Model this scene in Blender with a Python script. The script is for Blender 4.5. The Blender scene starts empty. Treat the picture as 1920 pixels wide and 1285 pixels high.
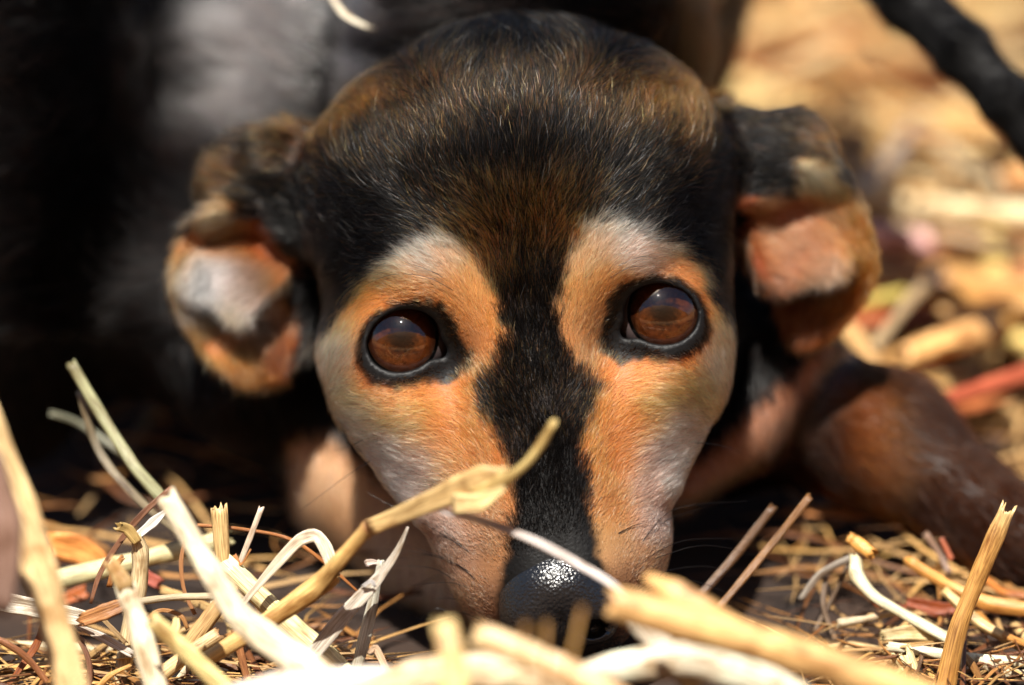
import bpy, math, random
import numpy as np
from mathutils import Vector, Matrix
random.seed(7)
rng = np.random.default_rng(7)
R = math.radians
sc = bpy.context.scene
# ---------------------------------------------------------------- frame of the place
# Lengths below are millimetres in a frame whose origin is between the dog's eyes:
# x to the right, y up, z towards the camera.  PITCH tips that frame into the world.
S = 0.115            # millimetres that one photograph pixel spans at the dog's eyes
D = 1200.0           # camera distance, mm
PITCH = R(21)
H0 = 72.0            # height of the frame's origin above the soil, mm
cP, sP = math.cos(PITCH), math.sin(PITCH)
ROT = np.array([[1, 0, 0], [0, sP, -cP], [0, cP, sP]])
def to_world(p):
    p = np.asarray(p, dtype=np.float64)
    w = p @ ROT.T
    w[..., 2] += H0
    return w * 0.001
def PX(px, py, z=0.0):
    k = (D - z) / D
    return np.array([(px - 960) * S * k, (642.5 - py) * S * k, z])
# ---------------------------------------------------------------- camera
cam = bpy.data.cameras.new('camera')
camo = bpy.data.objects.new('camera', cam)
bpy.context.collection.objects.link(camo)
camo.matrix_world = Matrix.Translation(Vector(to_world([0, 0, D]))) @ Matrix.Rotation(math.pi / 2 - PITCH, 4, 'X')
cam.sensor_width = 36
cam.lens = 36 * D / (1920 * S)
cam.clip_start = 0.05
cam.clip_end = 500
cam.dof.use_dof = True
cam.dof.focus_distance = (D - 3) / 1000
cam.dof.aperture_fstop = 4.5
cam.dof.aperture_blades = 9
sc.camera = camo
# ---------------------------------------------------------------- light
SUN = np.array([-0.11, -0.33, 0.92])      # world direction towards the sun
SUN /= np.linalg.norm(SUN)
elev = math.asin(SUN[2]); azim = math.atan2(SUN[0], SUN[1])
world = bpy.data.worlds.new('World'); sc.world = world; world.use_nodes = True
nt = world.node_tree
sky = nt.nodes.new('ShaderNodeTexSky'); sky.sky_type = 'NISHITA'; sky.sun_disc = False
sky.sun_elevation = elev; sky.sun_rotation = azim
bg = nt.nodes['Background']; bg.inputs[1].default_value = 0.05
nt.links.new(sky.outputs[0], bg.inputs[0])
sl = bpy.data.lights.new('sun', 'SUN'); sl.energy = 4.6; sl.angle = R(0.5); sl.color = (1.0, 0.95, 0.86)
slo = bpy.data.objects.new('sun', sl); bpy.context.collection.objects.link(slo)
slo.rotation_euler = Vector(SUN).to_track_quat('Z', 'Y').to_euler()
sc.view_settings.view_transform = 'Standard'; sc.view_settings.look = 'None'
sc.view_settings.exposure = 1.08; sc.view_settings.gamma = 1
sc.cycles.max_bounces = 10; sc.cycles.diffuse_bounces = 3; sc.cycles.glossy_bounces = 3
sc.cycles.transparent_max_bounces = 12; sc.cycles.transmission_bounces = 6
sc.cycles.use_denoising = True
sc.cycles.caustics_reflective = False; sc.cycles.caustics_refractive = False
sc.cycles_curves.subdivisions = 2
# ---------------------------------------------------------------- helpers
def lin(c):
    c = np.asarray(c, dtype=np.float64) / 255.0
    return np.where(c <= 0.04045, c / 12.92, ((c + 0.055) / 1.055) ** 2.4)
def tag(o, label=None, cat=None, group=None, kind=None):
    if label: o['label'] = label
    if cat: o['category'] = cat
    if group: o['group'] = group
    if kind: o['kind'] = kind
    return o
def mesh_obj(name, verts, faces, mat, parent=None, smooth=True, cols=None, uvs=None, origin=None):
    """verts in mm frame unless origin is 'world' metres"""
    v = np.asarray(verts, dtype=np.float64)
    me = bpy.data.meshes.new(name)
    f = np.asarray(faces, dtype=np.int32) if not isinstance(faces, list) else None
    org = np.zeros(3) if origin is None else np.asarray(origin)
    vv = v - org
    if f is not None:
        n, k = f.shape
        me.vertices.add(len(vv)); me.vertices.foreach_set('co', vv.astype(np.float32).ravel())
        me.loops.add(n * k); me.loops.foreach_set('vertex_index', f.ravel())
        me.polygons.add(n); me.polygons.foreach_set('loop_start', np.arange(0, n * k, k, dtype=np.int32))
        me.update(calc_edges=True)
    else:
        me.from_pydata(vv.tolist(), [], faces)
    if smooth: me.polygons.foreach_set('use_smooth', np.ones(len(me.polygons), dtype=bool))
    if cols is not None:
        a = me.color_attributes.new('col', 'FLOAT_COLOR', 'POINT')
        c4 = np.ones((len(vv), 4), dtype=np.float32); c4[:, :3] = cols
        a.data.foreach_set('color', c4.ravel())
    if uvs is not None:
        a = me.attributes.new('st', 'FLOAT_VECTOR', 'POINT')
        a.data.foreach_set('vector', np.asarray(uvs, dtype=np.float32).ravel())
    me.materials.append(mat)
    o = bpy.data.objects.new(name, me)
    bpy.context.collection.objects.link(o)
    o.location = org
    if parent is not None:
        o.parent = parent
        o.location = org - parent_world(parent)
    me.validate()
    return o
def parent_world(p):
    w = np.zeros(3)
    while p is not None:
        w += np.array(p.location); p = p.parent
    return w
def new_mat(name):
    m = bpy.data.materials.new(name); m.use_nodes = True
    return m, m.node_tree, m.node_tree.nodes['Principled BSDF']
def attr(nt, name):
    a = nt.nodes.new('ShaderNodeAttribute'); a.attribute_name = name; return a
# ---- signed distances (mm)
def sd_ell(p, c, r):
    q = p - np.asarray(c, dtype=np.float32); r = np.asarray(r, dtype=np.float32)
    k0 = np.sqrt(((q / r) ** 2).sum(1)); k1 = np.sqrt(((q / (r * r)) ** 2).sum(1)) + 1e-6
    return k0 * (k0 - 1) / k1
def sd_cone(p, a, b, ra, rb):
    a = np.asarray(a, dtype=np.float32); b = np.asarray(b, dtype=np.float32)
    ba = b - a; t = np.clip(((p - a) @ ba) / (ba @ ba), 0, 1)
    return np.sqrt((((p - a) - t[:, None] * ba) ** 2).sum(1)) - (ra + (rb - ra) * t)
def smin(a, b, k):
    h = np.clip(0.5 + 0.5 * (b - a) / k, 0, 1); return b + (a - b) * h - k * h * (1 - h)
def smax(a, b, k): return -smin(-a, -b, k)
def sstep(x, a, b):
    t = np.clip((x - a) / (b - a), 0, 1); return t * t * (3 - 2 * t)
def surface(f, lo, hi, h, B=8):
    """surface nets over the zero set of f, evaluated only in blocks near it"""
    lo = np.asarray(lo, float); hi = np.asarray(hi, float)
    nb = np.ceil((hi - lo) / (h * B)).astype(int)
    N = nb * B + 1
    G = np.empty(N, dtype=np.float32)
    ci = np.stack(np.meshgrid(*[np.arange(n) for n in nb], indexing='ij'), -1).reshape(-1, 3)
    cc = (lo + (ci + 0.5) * B * h).astype(np.float32)
    d = np.concatenate([f(cc[i:i + 200000]) for i in range(0, len(cc), 200000)])
    near = np.abs(d) < B * h * 0.87 * 1.5 + 1.0
    db = d.reshape(nb)
    G[:-1, :-1, :-1] = np.repeat(np.repeat(np.repeat(db, B, 0), B, 1), B, 2)
    G[-1] = G[-2]; G[:, -1] = G[:, -2]; G[:, :, -1] = G[:, :, -2]
    off = np.stack(np.meshgrid(*[np.arange(B + 1)] * 3, indexing='ij'), -1).reshape(-1, 3)
    idx = ci[near]
    for s in range(0, len(idx), 400):
        gi = (idx[s:s + 400, None, :] * B + off[None]).reshape(-1, 3)
        v = f((lo + gi * h).astype(np.float32))
        G[gi[:, 0], gi[:, 1], gi[:, 2]] = v
    ins = G < 0
    cnt = np.zeros(N - 1, dtype=np.uint8)
    for a in (0, 1):
        for b in (0, 1):
            for c in (0, 1):
                cnt += ins[a:N[0] - 1 + a, b:N[1] - 1 + b, c:N[2] - 1 + c]
    cells = np.argwhere((cnt > 0) & (cnt < 8))
    vid = np.full(N - 1, -1, dtype=np.int32)
    vid[cells[:, 0], cells[:, 1], cells[:, 2]] = np.arange(len(cells))
    acc = np.zeros((len(cells), 3)); num = np.zeros(len(cells))
    cr = [np.array([a, b, c]) for a in (0, 1) for b in (0, 1) for c in (0, 1)]
    for ax in range(3):
        e = np.eye(3, dtype=int)[ax]
        for c0 in cr:
            if c0[ax]: continue
            g0 = cells + c0; g1 = g0 + e
            v0 = G[g0[:, 0], g0[:, 1], g0[:, 2]]; v1 = G[g1[:, 0], g1[:, 1], g1[:, 2]]
            m = (v0 < 0) != (v1 < 0)
            t = np.where(m, v0 / np.where(m, v0 - v1, 1), 0)
            acc[m] += (g0 + t[:, None] * e)[m]; num[m] += 1
    V = lo + (acc / num[:, None]) * h
    F = []
    for ax in range(3):
        u, w = [(1, 2), (2, 0), (0, 1)][ax]
        sl0 = [slice(None)] * 3; sl1 = [slice(None)] * 3
        sl0[ax] = slice(0, -1); sl1[ax] = slice(1, None)
        A = ins[tuple(sl0)]; Bq = ins[tuple(sl1)]
        e = np.argwhere(A != Bq)
        e = e[(e[:, u] > 0) & (e[:, w] > 0) & (e[:, u] < N[u] - 1) & (e[:, w] < N[w] - 1)]
        s = A[e[:, 0], e[:, 1], e[:, 2]]
        du = np.eye(3, dtype=int)[u]; dw = np.eye(3, dtype=int)[w]
        q = [e - du - dw, e - dw, e, e - du]
        q = np.stack([vid[k[:, 0], k[:, 1], k[:, 2]] for k in q], 1)
        q[~s] = q[~s][:, ::-1]
        F.append(q)
    F = np.concatenate(F)
    F = F[(F >= 0).all(1)]
    return V, F
def grad(f, p, e=0.3):
    p = p.astype(np.float32); g = np.empty(p.shape)
    for a in range(3):
        d = np.zeros(3, dtype=np.float32); d[a] = e
        g[:, a] = f(p + d) - f(p - d)
    return g / (np.linalg.norm(g, axis=1, keepdims=True) + 1e-9)
def px_of(p):
    k = D / (D - p[:, 2])
    return np.stack([p[:, 0] * k / S + 960, 642.5 - p[:, 1] * k / S], 1)
def inside(poly, q):
    poly = np.asarray(poly, float); x, y = q[:, 0], q[:, 1]
    ins = np.zeros(len(q), bool); n = len(poly); dmin = np.full(len(q), 1e9)
    for i in range(n):
        a, b = poly[i], poly[(i + 1) % n]
        c = ((a[1] > y) != (b[1] > y)) & (x < (b[0] - a[0]) * (y - a[1]) / (b[1] - a[1] + 1e-9) + a[0])
        ins ^= c
        ba = b - a; t = np.clip(((q - a) @ ba) / (ba @ ba + 1e-9), 0, 1)
        dmin = np.minimum(dmin, np.linalg.norm(q - a - t[:, None] * ba, axis=1))
    return np.where(ins, dmin, -dmin)
def blend(pts, vals, q, sigma):
    """smooth interpolation of control values"""
    pts = np.asarray(pts, float); vals = np.asarray(vals, float)
    if vals.ndim == 1: vals = vals[:, None]
    out = np.zeros((len(q), vals.shape[1])); W = np.zeros(len(q))
    for p, v in zip(pts, vals):
        d2 = ((q - p) ** 2).sum(1) / (sigma * sigma)
        w = np.exp(-np.minimum(d2, 40)) + 1e-4 / (1 + d2) ** 2
        out += w[:, None] * v; W += w
    return out / W[:, None]
def vnoise(q, s, seed=0):
    """value noise in 2-D or 3-D, -1..1"""
    q = np.asarray(q, float) / s
    i = np.floor(q).astype(np.int64); f = q - i; f = f * f * (3 - 2 * f)
    def hsh(c):
        h = seed * 374761393
        for k in range(c.shape[1]): h = h + c[:, k] * [668265263, 2246822519, 3266489917][k]
        h = (h ^ (h >> 13)) * 1274126177 & 0xffffffff
        return ((h ^ (h >> 16)) & 0xffff) / 32767.5 - 1
    r = 0
    n = q.shape[1]
    for m in range(2 ** n):
        b = np.array([(m >> k) & 1 for k in range(n)])
        w = np.prod(np.where(b, f, 1 - f), 1)
        r = r + w * hsh(i + b)
    return r

# ================================================================ GROUND
gm, gnt, gb = new_mat('soil')
tc = gnt.nodes.new('ShaderNodeNewGeometry')
n1 = gnt.nodes.new('ShaderNodeTexNoise'); n1.inputs['Scale'].default_value = 45; n1.inputs['Detail'].default_value = 8
gnt.links.new(tc.outputs['Position'], n1.inputs['Vector'])
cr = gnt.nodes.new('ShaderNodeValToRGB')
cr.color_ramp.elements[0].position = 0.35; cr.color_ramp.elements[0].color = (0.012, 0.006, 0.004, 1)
cr.color_ramp.elements[1].position = 0.7; cr.color_ramp.elements[1].color = (0.035, 0.017, 0.009, 1)  # dark earth, darkened further to stand for the shade around the dog
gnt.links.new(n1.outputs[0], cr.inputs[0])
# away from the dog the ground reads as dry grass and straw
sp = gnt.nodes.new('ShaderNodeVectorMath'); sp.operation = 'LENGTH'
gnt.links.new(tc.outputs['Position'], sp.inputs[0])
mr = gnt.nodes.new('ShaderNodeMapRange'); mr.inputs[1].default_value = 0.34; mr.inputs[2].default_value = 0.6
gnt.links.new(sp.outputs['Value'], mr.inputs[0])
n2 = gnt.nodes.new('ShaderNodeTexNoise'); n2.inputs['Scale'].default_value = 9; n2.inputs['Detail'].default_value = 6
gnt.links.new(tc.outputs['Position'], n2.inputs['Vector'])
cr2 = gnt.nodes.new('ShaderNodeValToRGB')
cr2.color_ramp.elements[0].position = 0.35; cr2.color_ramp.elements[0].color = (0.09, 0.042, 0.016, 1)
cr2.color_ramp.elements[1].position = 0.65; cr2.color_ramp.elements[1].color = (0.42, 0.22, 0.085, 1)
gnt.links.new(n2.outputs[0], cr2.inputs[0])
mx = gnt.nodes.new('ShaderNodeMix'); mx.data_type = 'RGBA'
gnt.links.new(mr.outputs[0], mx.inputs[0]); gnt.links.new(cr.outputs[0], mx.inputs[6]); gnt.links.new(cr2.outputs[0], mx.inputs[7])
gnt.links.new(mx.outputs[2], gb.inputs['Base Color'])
gb.inputs['Roughness'].default_value = 0.95
bp = gnt.nodes.new('ShaderNodeBump'); bp.inputs['Strength'].default_value = 0.8; bp.inputs['Distance'].default_value = 0.004
gnt.links.new(n1.outputs[0], bp.inputs['Height']); gnt.links.new(bp.outputs[0], gb.inputs['Normal'])
ax = np.concatenate([[-150, -40, -10, -3, -1], np.linspace(-0.45, 0.8, 126), [1.5, 4, 12, 40, 150]])
gx, gy = np.meshgrid(ax - 0.1, ax, indexing='ij')
q = np.stack([gx.ravel(), gy.ravel()], 1)
amp = np.where((np.abs(q) > 0.9).any(1), 0.0, 1.0)
gz = (vnoise(q, 0.05, 3) * 0.004 + vnoise(q, 0.018, 4) * 0.002) * amp - 0.004
gv = np.column_stack([q, gz]); n = len(ax)
ii, jj = np.meshgrid(np.arange(n - 1), np.arange(n - 1), indexing='ij')
a0 = (ii * n + jj).ravel()
gf = np.stack([a0, a0 + n, a0 + n + 1, a0 + 1], 1)
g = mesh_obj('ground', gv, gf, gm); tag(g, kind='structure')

#@@DOG
# ================================================================ THE DOG
HX0, HY0 = (1000 - 960) * S, (642.5 - 615) * S
PHI = R(5.9); cF, sF = math.cos(PHI), math.sin(PHI)
def head_to_local(p):
    p = np.asarray(p, float)
    return np.stack([HX0 + p[..., 0] * cF - p[..., 1] * sF, HY0 + p[..., 0] * sF + p[..., 1] * cF, p[..., 2]], -1)
def local_to_head(p):
    x = p[:, 0] - HX0; y = p[:, 1] - HY0
    return np.stack([x * cF + y * sF, -x * sF + y * cF, p[:, 2]], 1)
EYE = {-1: np.array([-28.0, 0.3, -12.0]), 1: np.array([27.6, 0.3, -12.0])}
def eye_uv(h, s):
    """position in the plane of an eye opening: u outwards, v up"""
    e = EYE[s]; return (h[:, 0] - e[0]) * s, h[:, 1] - e[1]
def eye_open(h, s):
    """signed distance (mm, negative inside) to the almond opening of the lids"""
    u, v = eye_uv(h, s)
    t = R(16); uu = u * math.cos(t) - v * math.sin(t); vv = u * math.sin(t) + v * math.cos(t)
    d = sd_ell(np.stack([uu, vv, 0 * u], 1), (0.2, -0.1, 0), (8.1, 6.6, 50))
    c = np.hypot(u + 7.6, v + 3.3) - 1.3
    return smin(d, c, 3.0)
def f_head(P):
    h = local_to_head(P)
    a = h[:, 0] + 1.4 * sstep(h[:, 1], 14, 0) * sstep(h[:, 1], -52, -38)
    b, c = h[:, 1], h[:, 2]
    m = np.stack([np.abs(a), b, c], 1).astype(np.float32)
    d = sd_ell(m, (0, 26, -37), (46, 41.5, 44))
    d = smin(d, sd_ell(m, (0, 35, -44), (45.5, 27, 34)), 10)
    d = smin(d, sd_ell(m, (0, 36, -70), (40, 34, 36)), 12)
    d = smin(d, sd_ell(m, (17, 13, -9), (15, 12, 12)), 9)
    d = smin(d, sd_ell(m, (30, 0, -25), (14.5, 23, 20)), 7)
    d = smin(d, sd_ell(m, (31, -8, -19.5), (9.5, 13, 13.5)), 9)
    mz = sd_cone(m, (0, -6, -25), (0, -53, -14), 28, 20.8)
    mz = smin(mz, sd_ell(m, (13.0, -41, -15), (13.2, 21.5, 16)), 6)
    mz = smin(mz, sd_cone(m, (3, 6, -4), (3.5, -52, 2), 9, 8.5), 8)
    mz = smin(mz, sd_ell(m, (0, -66, -10), (11, 8, 12)), 5)
    d = smin(d, mz, 9)
    # lip fold at the cheek
    d = smin(d, sd_ell(m, (23.5, -18, -18.5), (12.5, 19, 17)), 10)
    d = smin(d, sd_cone(m, (31.5, -21.5, -17), (25, -37, -10), 3.8, 3.4), 5)
    # shallow groove between the brows
    d = d + 1.6 * np.exp(-(m[:, 0] / 5) ** 2) * sstep(b, -14, 4) * sstep(b, 60, 20)
    for s in (-1, 1):
        hp = np.stack([h[:, 0], h[:, 1], h[:, 2]], 1)
        e = EYE[s]
        rr = np.linalg.norm(hp - e, axis=1)
        # slight hollow in front of the inner corner, then the lids over the ball
        d = d + 2.0 * np.exp(-(((hp[:, 0] - e[0] + s * 9) / 7) ** 2 + ((hp[:, 1] - e[1] + 7) / 7) ** 2))
        d = smin(d, rr - 11.45, 4.0)
        cut = eye_open(hp, s)
        front = -(hp[:, 2] - e[2] - 2.0)
        cut = np.maximum(cut, front)
        d = smax(d, -cut, 0.9)
    return d.astype(np.float32)
# ---- ears
def rot2(p, c, ang):
    q = p - np.asarray(c, dtype=np.float32); t = R(ang); ct, st = math.cos(t), math.sin(t)
    return np.stack([q[:, 0] * ct + q[:, 1] * st, -q[:, 0] * st + q[:, 1] * ct, q[:, 2]], 1)
def pxd(n): return n * S
def sheet(P, q, poly, ctl, th, rnd=1.2, sigma=55, slope=.8):
    """a curved flap: outline in the picture plane, its own depth and thickness"""
    dz = P[:, 2] - blend([c[:2] for c in ctl], [c[2] for c in ctl], q, sigma)[:, 0]
    return smax(np.abs(dz) * slope - th, -inside(poly, q) * S, rnd)
EA = [(430,372),(375,400),(340,440),(318,500),(324,560),(345,612),(380,662),(425,706),(475,712),(545,694),(596,650),(606,560),(590,480),(545,430),(490,395)]
def rounded(poly):
    p = np.array(poly, float)
    for _ in range(2):
        nx = np.roll(p, -1, 0); p = np.stack([.75 * p + .25 * nx, .25 * p + .75 * nx], 1).reshape(-1, 2)
    return p[::2]
EAc = [(330,500,-42),(350,600,-45),(440,700,-44),(540,680,-50),(430,385,-41),(470,470,-51),(400,500,-50),(450,600,-50),(570,500,-50),(570,600,-53)]
EBp = [(336,515),(362,478),(420,450),(500,448),(552,478),(548,520),(505,552),(475,592),(441,606),(418,574),(404,556),(362,556),(340,544)]
EBc = [(345,520,-43),(420,455,-48),(500,455,-49),(545,490,-50),(440,600,-38.5),(500,540,-42),(380,550,-41),(440,520,-43.5)]
ECp = [(600,235),(530,238),(470,246),(425,268),(398,305),(388,345),(400,385),(440,400),(500,420),(545,470),(610,500),(640,420),(640,300)]
ECc = [(600,340,-40),(520,300,-43),(450,300,-47),(400,330,-52),(470,390,-49),(560,430,-46),(560,245,-50),(440,255,-54)]
FA = [(1385,365),(1440,340),(1490,310),(1545,300),(1595,345),(1630,420),(1643,490),(1628,545),(1592,590),(1553,632),(1510,645),(1476,625),(1462,565),(1430,545),(1400,500),(1380,430)]
FAc = [(1635,480,-44),(1600,380,-43),(1550,320,-42),(1540,400,-48),(1450,450,-52),(1580,560,-47),(1520,630,-49),(1480,600,-52),(1400,400,-46),(1500,540,-52)]
FBp = [(1395,400),(1440,372),(1500,378),(1556,418),(1594,480),(1592,515),(1545,526),(1490,528),(1448,546),(1412,510)]
FBc = [(1400,420,-46),(1500,385,-48),(1590,500,-41),(1540,525,-40),(1450,540,-42),(1500,460,-45.5),(1560,440,-45)]
FCp = [(1310,190),(1380,205),(1420,212),(1480,204),(1525,222),(1552,262),(1578,330),(1570,352),(1510,340),(1480,372),(1420,392),(1360,400),(1310,380)]
FCc = [(1340,290,-40),(1420,290,-42),(1490,250,-45),(1550,320,-46),(1480,350,-45),(1400,380,-43),(1500,212,-52),(1400,215,-50)]
def f_ears(P):
    q = px_of(P)
    out = np.full(len(P), 60., dtype=np.float32)
    m1 = (q[:, 0] < 680) & (q[:, 0] > 260) & (q[:, 1] > 180) & (q[:, 1] < 780) & (P[:, 2] > -72) & (P[:, 2] < -22)
    m2 = (q[:, 0] < 1700) & (q[:, 0] > 1270) & (q[:, 1] > 140) & (q[:, 1] < 710) & (P[:, 2] > -72) & (P[:, 2] < -22)
    for m, shs in ((m1, ((EA, EAc, 1.5, 1.0), (EBp, EBc, 1.1, .8), (ECp, ECc, 3.7, 3.2))), (m2, ((FA, FAc, 1.6, 1.0), (FBp, FBc, 1.1, .8), (FCp, FCc, 3.2, 3.0)))):
        if not m.any(): continue
        Pm = P[m]; qm = q[m]; d = None
        for i, (po, ct, th, rn) in enumerate(shs):
            t = sheet(Pm, qm, rounded(po), ct, th, rn)
            d = t if d is None else smin(d, t, (0, .8, 4.0)[i])
        out[m] = np.minimum(d, 12)
    # far from the flaps: a safe distance
    for c, r in ((PX(450, 480, -46), (20, 34, 14)), (PX(1490, 420, -46), (22, 34, 14))):
        e = sd_ell(P, c, r)
        m = out > 12; out[m] = np.minimum(out[m], np.maximum(e[m], 6.))
    return out
def f_front(P):
    P = P.astype(np.float32)
    return smin(f_head(P), f_ears(P), 4.5).astype(np.float32)
HV, HF = surface(f_front, (-82, -78, -112), (84, 82, 22), 0.62)
# ---- torso, shoulders, legs, tail: coarser, overlapping inside the neck
def f_back(P):
    P = P.astype(np.float32)
    d = sd_cone(P, PX(940, 180, -85), PX(950, -60, -150), 36, 50)             # neck
    d = smin(d, sd_cone(P, PX(960, -60, -150), PX(640, -80, -260), 52, 62), 25)  # chest to back
    d = smin(d, sd_cone(P, PX(640, -80, -260), PX(250, 60, -250), 62, 58), 25)
    d = smin(d, sd_ell(P, PX(540, 130, -134), (38, 44, 42)), 12)              # shoulder that catches the light
    d = smin(d, sd_ell(P, PX(1215, 90, -100), (13, 26, 26)), 10)
    d = smin(d, sd_ell(P, PX(985, 5, -76), (36, 27, 28)), 10)
    d = smin(d, sd_cone(P, PX(1290, 8, -120), PX(1318, 14, -110), 4.0, 3.2), 3)
    d = smin(d, sd_ell(P, PX(40, 230, -98), (29, 78, 36)), 10)                # haunch beside the head
    d = smin(d, sd_cone(P, PX(330, 500, -110), PX(480, 700, -80), 30, 18), 18)
    # foreleg on the head's dark side
    d = smin(d, sd_cone(P, PX(520, 640, -95), PX(650, 900, -78), 17, 13.5), 10)
    d = smin(d, sd_cone(P, PX(650, 900, -78), PX(800, 1060, -66), 13, 11), 6)
    d = smin(d, sd_cone(P, PX(800, 1060, -66), PX(900, 1110, -50), 11, 10), 6)
    # chest and the other foreleg
    d = smin(d, sd_ell(P, PX(1330, 640, -92), (24, 36, 30)), 14)
    d = smin(d, sd_cone(P, PX(1420, 640, -84), PX(1290, 850, -68), 14, 8), 8)
    d = smin(d, sd_cone(P, PX(1500, 620, -66), PX(1400, 800, -62), 9, 8), 6)
    d = smin(d, sd_cone(P, PX(1400, 800, -62), PX(1270, 905, -58), 8, 6), 6)
    d = smin(d, sd_cone(P, PX(1480, 760, -86), PX(1660, 830, -72), 17, 15), 10)
    d = smin(d, sd_cone(P, PX(1660, 830, -72), PX(1900, 1010, -52), 14, 10.5), 8)
    d = smin(d, sd_cone(P, PX(1900, 1010, -52), PX(2040, 1050, -44), 10, 9), 6)
    return d.astype(np.float32)
BV, BF = surface(f_back, (-200, -80, -340), (150, 190, -20), 2.4)
def f_tail(P):
    P = P.astype(np.float32)
    pts = [PX(1500, -420, -210), PX(1590, -130, -130), PX(1700, -5, -105), PX(1800, 90, -95), PX(1880, 180, -90), PX(1990, 330, -88), PX(2080, 470, -90)]
    d = None
    for i in range(len(pts) - 1):
        t = sd_cone(P, pts[i], pts[i + 1], 7.6 - .5 * i, 7.6 - .5 * (i + 1))
        d = t if d is None else smin(d, t, 3)
    d = smin(d, sd_cone(P, PX(1100, -300, -200), PX(1500, -420, -210), 40, 8), 8)
    return d.astype(np.float32)
TV, TF = surface(f_tail, (0, -20, -260), (150, 200, -60), 2.0)

# ---- coat colours (markings, with light and shade painted on one foreleg), as functions of where on the dog
POLY_FL = [(590,632),(632,590),(652,552),(690,512),(745,480),(790,455),(845,450),(880,468),(905,515),(935,575),(948,640),(922,700),(898,740),(922,800),(945,860),(962,920),(958,1000),(945,1045),(930,1100),(935,1180),(960,1240),(990,1290),(880,1290),(780,1010),(680,860),(560,700)]
POLY_FR = [(1060,500),(1085,438),(1130,418),(1190,428),(1260,458),(1308,490),(1328,540),(1345,570),(1400,620),(1420,700),(1330,830),(1290,1290),(1170,1290),(1165,1120),(1130,1050),(1112,985),(1100,900),(1088,830),(1112,770),(1120,740),(1080,690),(1050,640),(1045,580)]
TIP = [(600,240,1.2),(690,180,1.15),(800,150,.7),(950,150,.45),(1100,150,.65),(1230,200,1.15),(1300,230,1.1),(930,60,.03),(1000,80,.03),(800,80,.1),(1120,80,.1),(700,110,.8),(1230,130,.8),(860,100,.1),(760,260,.5),(850,230,.5),(1000,220,.4),(1150,240,.6),(1250,270,.5),(580,290,.8),
 (700,300,.25),(800,330,.12),(900,300,.06),(1000,300,.08),(1100,300,.1),(1200,320,.12),(650,400,.0),(600,500,.0),(750,420,.03),(820,410,.25),(870,390,.4),(950,400,.5),(1050,380,.55),(1100,370,.35),(1150,400,.08),(1300,400,0),
 (1350,500,0),(1370,330,.05),(600,330,.15),(560,400,.02),(900,450,.85),(950,490,.8),(1040,440,.95),(990,480,.3),(1000,550,.12),(1000,620,.06),(960,700,.3),(1060,740,.25),(1000,700,.05),(1000,780,.05),(1040,900,.0),(1040,1000,0),(950,800,.25),(1400,260,.05),(1450,330,.12),(1370,220,.2),(500,330,.15),(560,300,.3),(545,400,.0),(480,380,.1)]
TAN = [ # px, py, sRGB-ish albedo of the coat there
 (800,480,236,204,168),(850,480,236,200,154),(740,505,234,196,150),(700,540,208,138,80),(760,540,208,134,76),(830,560,216,158,106),(890,540,222,170,116),(925,600,214,156,102),(900,650,208,148,98),(660,590,206,132,78),
 (640,620,234,194,142),(620,660,232,196,150),(640,720,236,200,152),(690,790,236,198,152),(680,730,212,144,92),(740,770,212,144,90),(820,760,208,140,86),(880,780,202,132,80),(900,860,200,130,78),(850,880,206,148,98),(780,830,212,150,100),
 (740,860,238,220,200),(790,890,232,208,186),(850,920,208,160,116),(830,990,226,200,174),(860,1050,220,184,146),(900,980,208,160,116),(930,930,196,140,92),(900,1110,206,164,122),(930,1060,204,156,108),(900,1170,190,146,106),
 (1130,450,232,196,150),(1170,462,238,214,188),(1220,470,222,182,142),(1280,500,214,152,102),(1100,500,230,188,136),(1090,560,222,172,116),(1110,600,218,166,114),(1150,540,206,142,90),(1080,640,212,158,108),(1320,560,210,138,80),
 (1340,620,230,186,134),(1345,680,234,200,156),(1310,740,226,170,118),(1290,700,214,148,94),(1230,730,212,144,90),(1160,740,212,142,88),(1150,820,206,136,80),(1200,800,206,136,80),(1270,800,230,194,158),(1230,850,230,202,178),(1290,840,228,194,158),
 (1150,890,204,130,72),(1200,920,226,194,166),(1225,980,228,202,176),(1160,960,208,142,84),(1120,930,206,142,86),(1130,1000,226,186,122),(1160,1030,222,180,126),(1210,1060,214,168,120),(1190,1100,208,162,116),(1180,1200,150,104,74)]
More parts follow.
